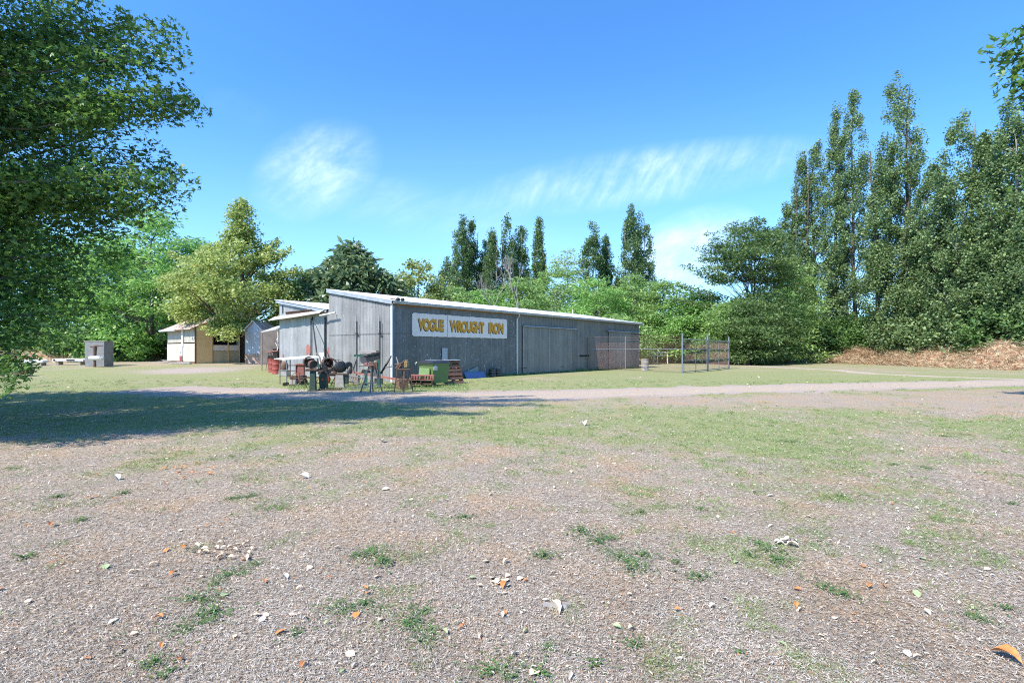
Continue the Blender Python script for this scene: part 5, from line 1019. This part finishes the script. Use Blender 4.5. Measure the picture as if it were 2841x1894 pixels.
o = MB().box((0, 0, .2), (.4, .35, .4), Matrix.Rotation(.5, 3, 'Z'), .96, .02).build('steel_box', m_rust); o.location = (xat(1112, 19.8), 20.1, 0); tag(o, 'rusty brown metal box standing behind the thin legged grinder', 'box')
# red slatted rack on old pallets
T = thing('red_rack', 'faded red slatted steel rack lying on a pile of broken pallets', 'rack', (xat(1168, 20.8), 21.1, 0), YAW - 1.57 + .9)
T.rotation_euler = (0, 0, .12); w_ = .95
MB().box((0, 0, .50), (w_, .5, .04), Matrix.Rotation(.02, 3, 'Y')).build('top_frame', m_redf, T); mb = MB()
for i_ in range(9):
    if i_ != 4: mb.prism([(0, .34), (.035, .34), (.05, .48), (.0, .48)], (-w_ / 2 + .03 + i_ * .11, -.26, 0), X, Z, (0, .03, 0))
mb.build('slats', m_palletr, T); MB().box((0, -.25, .33), (w_, .05, .03)).box((0, .25, .33), (w_, .05, .03)).box((-w_ / 2, 0, .41), (.04, .5, .18)).box((w_ / 2, 0, .41), (.04, .5, .18)).build('side_frame', m_redf, T)
def pallet(name, lab, loc, rot, m, w=1.1, h=1.1, group=None, mb_=None):
    t = thing(name, lab, 'pallet', loc, 0, group); t.rotation_euler = rot; mb = MB()
    for i_ in range(6): mb.box((0, 0, .07 + i_ * (h - .14) / 5), (w, .022, .10 if i_ % 2 else .13))
    mb.build('front_boards', m, t); mb = MB()
    for q_ in (-w / 2 + .04, 0, w / 2 - .04): mb.box((q_, .065, h / 2), (.045, .10, h))
    mb.build('bearers', mb_ or m_palletr, t); mb = MB()
    for i_ in range(4): mb.box((0, .127, .09 + i_ * (h - .18) / 3), (w, .022, .1))
    mb.build('rear_boards', m, t); return t
pallet('pallet', 'broken dark pallet lying flat under the red slatted rack', (xat(1168, 20.8), 20.75, .31), (R(-86), .03, .15), m_rustd, 1.0, .8, mb_=m_rustd)
pallet('pallet', 'lowest dark pallet lying in the grass beneath the red rack', (xat(1172, 20.8), 20.8, .15), (R(-89), -.03, .22), m_rustd, 1.0, .85, mb_=m_rustd)
# green wheelie dumpster
cB = gp(1201, 1072); T = thing('dumpster', 'bright green rubbish dumpster with a black lid by the shed wall', 'bin', cB, YAW)
bw, bd, bh = .95, .92, .96
mb = MB(); mb.add([(.06, .05, .12), (bw - .06, .05, .12), (bw - .06, bd - .05, .12), (.06, bd - .05, .12), (0, 0, bh), (bw, 0, bh), (bw, bd, bh), (0, bd, bh)], [(0,3,2,1), (0,1,5,4), (1,2,6,5), (2,3,7,6), (3,0,4,7), (4,5,6,7)]); mb.build('tub', m_bin, T)
MB().box((-.012, bd / 2, bh - .01), (.05, bd + .06, .06)).box((bw / 2, -.012, bh - .01), (bw + .02, .05, .06)).box((bw + .012, bd / 2, bh - .01), (.05, bd + .04, .06)).build('rim', m_bin, T)
MB().box((-.035, bd / 2 + .05, .62), (.05, bd * .74, .30), None, 1, .015).box((-.05, bd / 2 + .05, .48), (.07, bd * .78, .05), None, 1, .01).build('side_panel', MT('bin_pale_green', (.21, .32, .12), (.17, .27, .10), 3, .5, bump=.05), T)
mb = MB(); mb.add([(-.08, -.05, bh + .03), (bw + .05, -.05, bh + .03), (bw + .05, bd + .08, bh + .03), (-.08, bd + .08, bh + .03), (.1, .08, bh + .13), (bw - .05, .08, bh + .15), (bw - .05, bd - .05, bh + .15), (.1, bd - .05, bh + .13)], [(0,3,2,1), (0,1,5,4), (1,2,6,5), (2,3,7,6), (3,0,4,7), (4,5,6,7)])
lid = mb.build('lid', m_lid, T); mb = MB()
for q_ in (.3, .5, .7): mb.box((q_, bd / 2, bh + .15), (.04, bd - .2, .03), Matrix.Rotation(-.02, 3, 'Y'))
mb.build('lid_ribs', m_steel, lid); MB().tube([(-.1, bd + .02, bh + .06), (-.16, bd + .05, bh + .02), (-.12, bd + .05, bh - .04)], .03, 6).build('handle', MT('pale_handle', (.6, .62, .45), (.5, .5, .36)), T, True)
MB().box((.13, -.022, .80), (.2, .02, .2), None, 1, .0).build('sticker', m_white, T)
mb = MB()
for i_, (a, b) in enumerate(((.05, .87), (.10, .87), (.15, .87), (.20, .87), (.05, .75), (.11, .76), (.16, .75), (.21, .76), (.08, .81), (.17, .81))): mb.tube([(a, -.035, b), (a + .025, -.035, b + .025), (a + .03, -.035, b - .015)], .006, 4)
mb.build('sticker_marks', m_black, T)
for a, b in ((.12, .1), (bw - .12, .1), (.12, bd - .1), (bw - .12, bd - .1)): MB().cyl((a, b, .06), .06, .04, (1, 0, 0), 12).build('castor', m_black, T, True)
# leaning pallets
pA = gp(1243, 1066) ; rzp = YAW
pallet('pallet', 'reddish wooden pallet leaning upright against the dumpster, nearest the drive', pA + dL * .50, (R(-19), 0, rzp - .06), m_pallet, 1.0, 1.12)
pallet('pallet', 'second wooden pallet leaning behind the reddish one', pA + dL * .62 + dS * .25, (R(-17), 0, rzp - .03), m_pallet, 1.0, 1.12)
o = MB().box((0, 0, 0), (.95, .3, .03)).build('white_plank', m_white); o.location = pA + dL * .55 + dS * .42 + Z * 1.09; o.rotation_euler = (0, 0, rzp - .05); tag(o, 'white painted plank lying across the tops of the leaning pallets', 'plank')
# sheets and small kegs against the wall
def onl(px, off=0.): t_ = wl(px, 1000)[0]; return C0 + dL * t_ - dS * off
def leaning(name, lab, cat, poly, m, ob, ot, th=.02):
    ys_ = [b for a, b in poly]; lo, hi = max(ys_), min(ys_); P = []
    for a, b in poly:
        k = (lo - b) / (lo - hi); cc = C0 - dS * (ob + (ot - ob) * k); t_, z_ = onwall(a, b, dL, cc); P.append(cc + dL * t_ + Z * max(z_, .0))
    o0 = P[0].copy(); V_ = [p - o0 for p in P] + [p - o0 - dS * th for p in P]; n = len(P)
    o = MB().add(V_, [tuple(range(n)), tuple(range(2 * n - 1, n - 1, -1))] + [(i_, n + i_, n + (i_ + 1) % n, (i_ + 1) % n) for i_ in range(n)]).build(name, m); o.location = o0; return tag(o, lab, cat)
leaning('blue_panel', 'blue painted sheet panel leaning low against the shed wall', 'panel', [(1294, 1056), (1349, 1052), (1342, 1030), (1286, 1033)], m_blue, .6, .3)
leaning('grey_panel', 'grey green sheet offcut with a pointed top behind the blue panel', 'panel', [(1295, 1052), (1330, 1050), (1325, 1016), (1290, 1032)], m_greysheet, .2, .07)
for px, lb in ((1353, 'dark ringed keg next to the blue panel'), (1368, 'dark ringed keg with a pale loop on top, further from the blue panel')):
    T = thing('keg', lb, 'keg', onl(px, .38), YAW)
    MB().lathe([(.15, 0), (.19, .02), (.2, .08), (.185, .12), (.2, .2), (.2, .26), (.185, .30), (.2, .37), (.19, .44), (.15, .46)], n=20).build('body', m_blackm, T, True); mb = MB()
    for z_ in (.1, .27, .42): mb.lathe([(.197, -.012), (.207, 0), (.197, .012)], (0, 0, z_), n=20)
    mb.build('rings', m_steel, T, True)
    if px == 1368: MB().tube([(.08 * math.cos(a), -.1, .46 + .08 * abs(math.sin(a))) for a in np.linspace(0, 3.14, 8)], .018, 5).build('loop', m_concl, T, True)
(a0, z0), (a1, z1) = wl(1225, 965), wl(1240, 1002); T0 = MB().box((0, 0, 0), (a1 - a0, .03, z0 - z1), None, 1, .005).build('wall_panel', MT('pale_panel', (.42, .43, .46), (.36, .37, .40), 2, .6), shed); T0.location = ((a0 + a1) / 2, -.04, (z0 + z1) / 2)
# pipes standing against the gable wall, leaning pole
for px, z1_, lb in ((997, 877, 'thin two part pipe standing against the sunlit gable wall, left of the pair'), (1061, 876, 'thin two part pipe standing against the gable wall near the shed corner')):
    T = thing('wall_pipe', lb, 'pipe', C0 + dS * ws(px, 1000)[0] - dL * .12, YAW); h_ = ws(px, z1_)[1]; hm = ws(px, 925)[1]
    MB().tube([(0, .12, h_), (0, .12, hm)], .03, 7).build('upper_pipe', m_gutter, T, True); MB().tube([(-.03, 0, hm + (h_ - hm) * .7), (-.03, 0, .9), (-.06, -.02, .0)], .035, 7).build('lower_pipe', m_blackm, T, True); MB().box((0, .06, hm), (.06, .22, .05)).build('clamp', m_black, T)
p0 = ws(866, 882); a_ = at(866, 879, 29.3); b_ = at(889, 1033, 24.6); b_.z = 0
MB_ = MB().tube([a_, b_], [.03, .045], 8); o = MB_.build('leaning_pole', m_blackm, None, True); tag(o, 'thin black pole leaning against the awning over the side door', 'pole')

# ------------------------------------------------------------------ wire fence and gates
def mesh_panel(mb, a, b, z0, z1, step=.085, r=.0026):
    """chain link: crossed wires between two posts"""
    a, b = Vector(a), Vector(b); L_ = (b - a).length; u_ = (b - a) / L_; H_ = z1 - z0; nrm_ = u_.cross(Z)
    for s_i in (-1, 1):
        t = -H_
        while t < L_ + H_:
            x0, x1 = (t, t + H_) if s_i > 0 else (t + H_, t)
            p, q = (x0, z0), (x1, z1)
            lo, hi = 0., 1.
            dx = x1 - x0
            for lim, sg_ in ((0, 1), (L_, -1)):
                if abs(dx) > 1e-6:
                    k = (lim - x0) / dx
                    if (dx > 0) == (sg_ > 0): lo = max(lo, k)
                    else: hi = min(hi, k)
            if hi - lo > .02:
                P = [a + u_ * (x0 + dx * k) + Z * (z0 + H_ * k) + nrm_ * (.003 * s_i) for k in (lo, hi)]
                mb.tube(P, r, 3, False)
            t += step
A_ = Vector((xat(1893, 33.6), 33.6, 0)); B_ = Vector((xat(1735, 38.6), 38.6, 0)); C_ = C0 + dL * wl(1626, 1000)[0] - dS * .12; C_.z = 0
G1 = Vector((xat(1963, 37.4), 37.4, 0)); G2 = Vector((xat(2022, 42.8), 42.8, 0))
fe = thing('wire_fence', 'chain link fence with barbed wires running from the shed wall to the thick gate post', 'fence', (0, 0, 0))
mb = MB(); mesh_panel(mb, A_, B_, .08, 2.15); mesh_panel(mb, B_, B_.lerp(C_, .93), .1, 2.15); mb.build('wire_mesh', m_wire, fe)
MB().tube([A_ + Z * 2.68, A_ - Z * .1], .05, 10).build('post', m_post, fe, True); MB().tube([B_ + Z * 2.62, B_ - Z * .1], .035, 10).build('post', m_post, fe, True); MB().tube([C_ + Z * 2.5, C_ + Z * .0], .02, 6).build('post', m_rustd, fe, True)
MB().tube([A_ + Z * 1.63, B_ + Z * 1.63, B_.lerp(C_, .93) + Z * 1.62], .022, 6).build('mid_rail', m_post, fe, True)
mb = MB()
for z_ in (2.3, 2.45, 2.58): mb.tube([A_ + Z * z_, B_ + Z * z_, C_ + Z * (z_ - .05)], .006, 4)
mb.build('barbed_wire', m_wire, fe)
for (a, b, lb) in ((A_, G1, 'nearer steel framed wire gate panel standing open on the grass'), (G1, G2, 'further steel framed wire gate panel beside the track')):
    d_ = b - a; L_ = d_.length; gt = thing('wire_gate', lb, 'gate', a, math.atan2(d_.y, d_.x)); m_ = L_ * .5; mb = MB()
    e0 = .09
    mb.tube([(e0, 0, .12), (e0, 0, 2.32)], .028, 7); mb.tube([(L_ - .06, 0, .1), (L_ - .06, 0, 2.3)], .028, 7)
    for z_ in (.1, .85, 1.62, 2.3): mb.tube([(e0, 0, z_), (m_, 0, z_ - .02), (L_ - .06, 0, z_)], .028, 7)
    mb.build('frame', m_post, gt, True); MB().tube([(m_, 0, 2.28), (m_, 0, .0)], .024, 7).build('centre_bar', m_post, gt, True)
    mb = MB(); mesh_panel(mb, (e0, 0, 0), (L_ - .06, 0, 0), .12, 2.3); mb.build('wire_mesh', m_wire, gt)
for p_, r_, lb in ((G1, .07, 'thick middle gate post'), (G2, .06, 'furthest gate post, beside the gravel track')):
    o = MB().tube([(0, 0, -.1), (0, 0, 2.62)], r_, 12).cyl((0, 0, 2.64), r_ * 1.1, .04).build('gate_post', m_post, None, True); o.location = p_; tag(o, lb, 'post')
# white trestles far behind the fence
for px, lb in ((1800, 'white pipe trestle far behind the fence, left one'), (1838, 'white pipe trestle far behind the fence, right one')):
    T = thing('trestle', lb, 'trestle', (xat(px, 58), 58, 0), .1); MB().tube([(-.8, 0, 1.25), (.8, 0, 1.3)], .05, 6).tube([(-.7, 0, .9), (.7, 0, .95)], .04, 6).build('rail', m_white, T, True)
    for q_ in (-.6, .6): MB().tube([(q_, 0, 0), (q_, 0, 1.45)], .06, 6).build('leg', m_white, T, True)
# scrub growing along the foot of the long wall and round the junk
rg = np.random.default_rng(9); PP = []
for _ in range(9000):
    t_ = rg.uniform(.3, LEN); 
    if rg.uniform() < .5: t_ = rg.choice([rg.normal(17.5, 1.0), rg.normal(21.5, 1.5), rg.normal(6, 2.5), rg.normal(24.5, .8)])
    q = C0 + dL * t_ - dS * abs(rg.normal(.12, .14)); PP.append((q.x, q.y, g(q.x, q.y) + .005 + abs(rg.normal(0, .03 + .12 * max(0, mn.noise(Vector((t_ * .8, 2, 1))))))))
for _ in range(6000):
    px = rg.uniform(800, 1300); Yb = rg.normal(20.8, 1.3); PP.append((xat(px, Yb), Yb, abs(rg.normal(0, .035))))
PP = np.array(PP); D = rg.normal(size=(len(PP), 3)) * .6; D[:, 2] = rg.uniform(.4, 1.4, len(PP))
Vv, Ff = leaves(PP, .085 * rg.uniform(.5, 1.6, len(PP)), TB, rg, D, up=.2, jit=.1); Vv2, Ff2 = leaves(PP[:3500], .06 * rg.uniform(.5, 1.5, 3500), TQ, rg)
tag(link('wall_weeds', np_mesh('wall_weeds', np.concatenate([Vv, Vv2]), np.concatenate([Ff, Ff2 + len(Vv)])), leafmat('wall_weed', (.07, .15, .03), (.30, .42, .12), alt=((.7, .62, .4), .93), trans=.25, clump=.8)), 'longer green grass and weeds along the shed wall and around the scrap machines', 'weeds', kind='stuff')
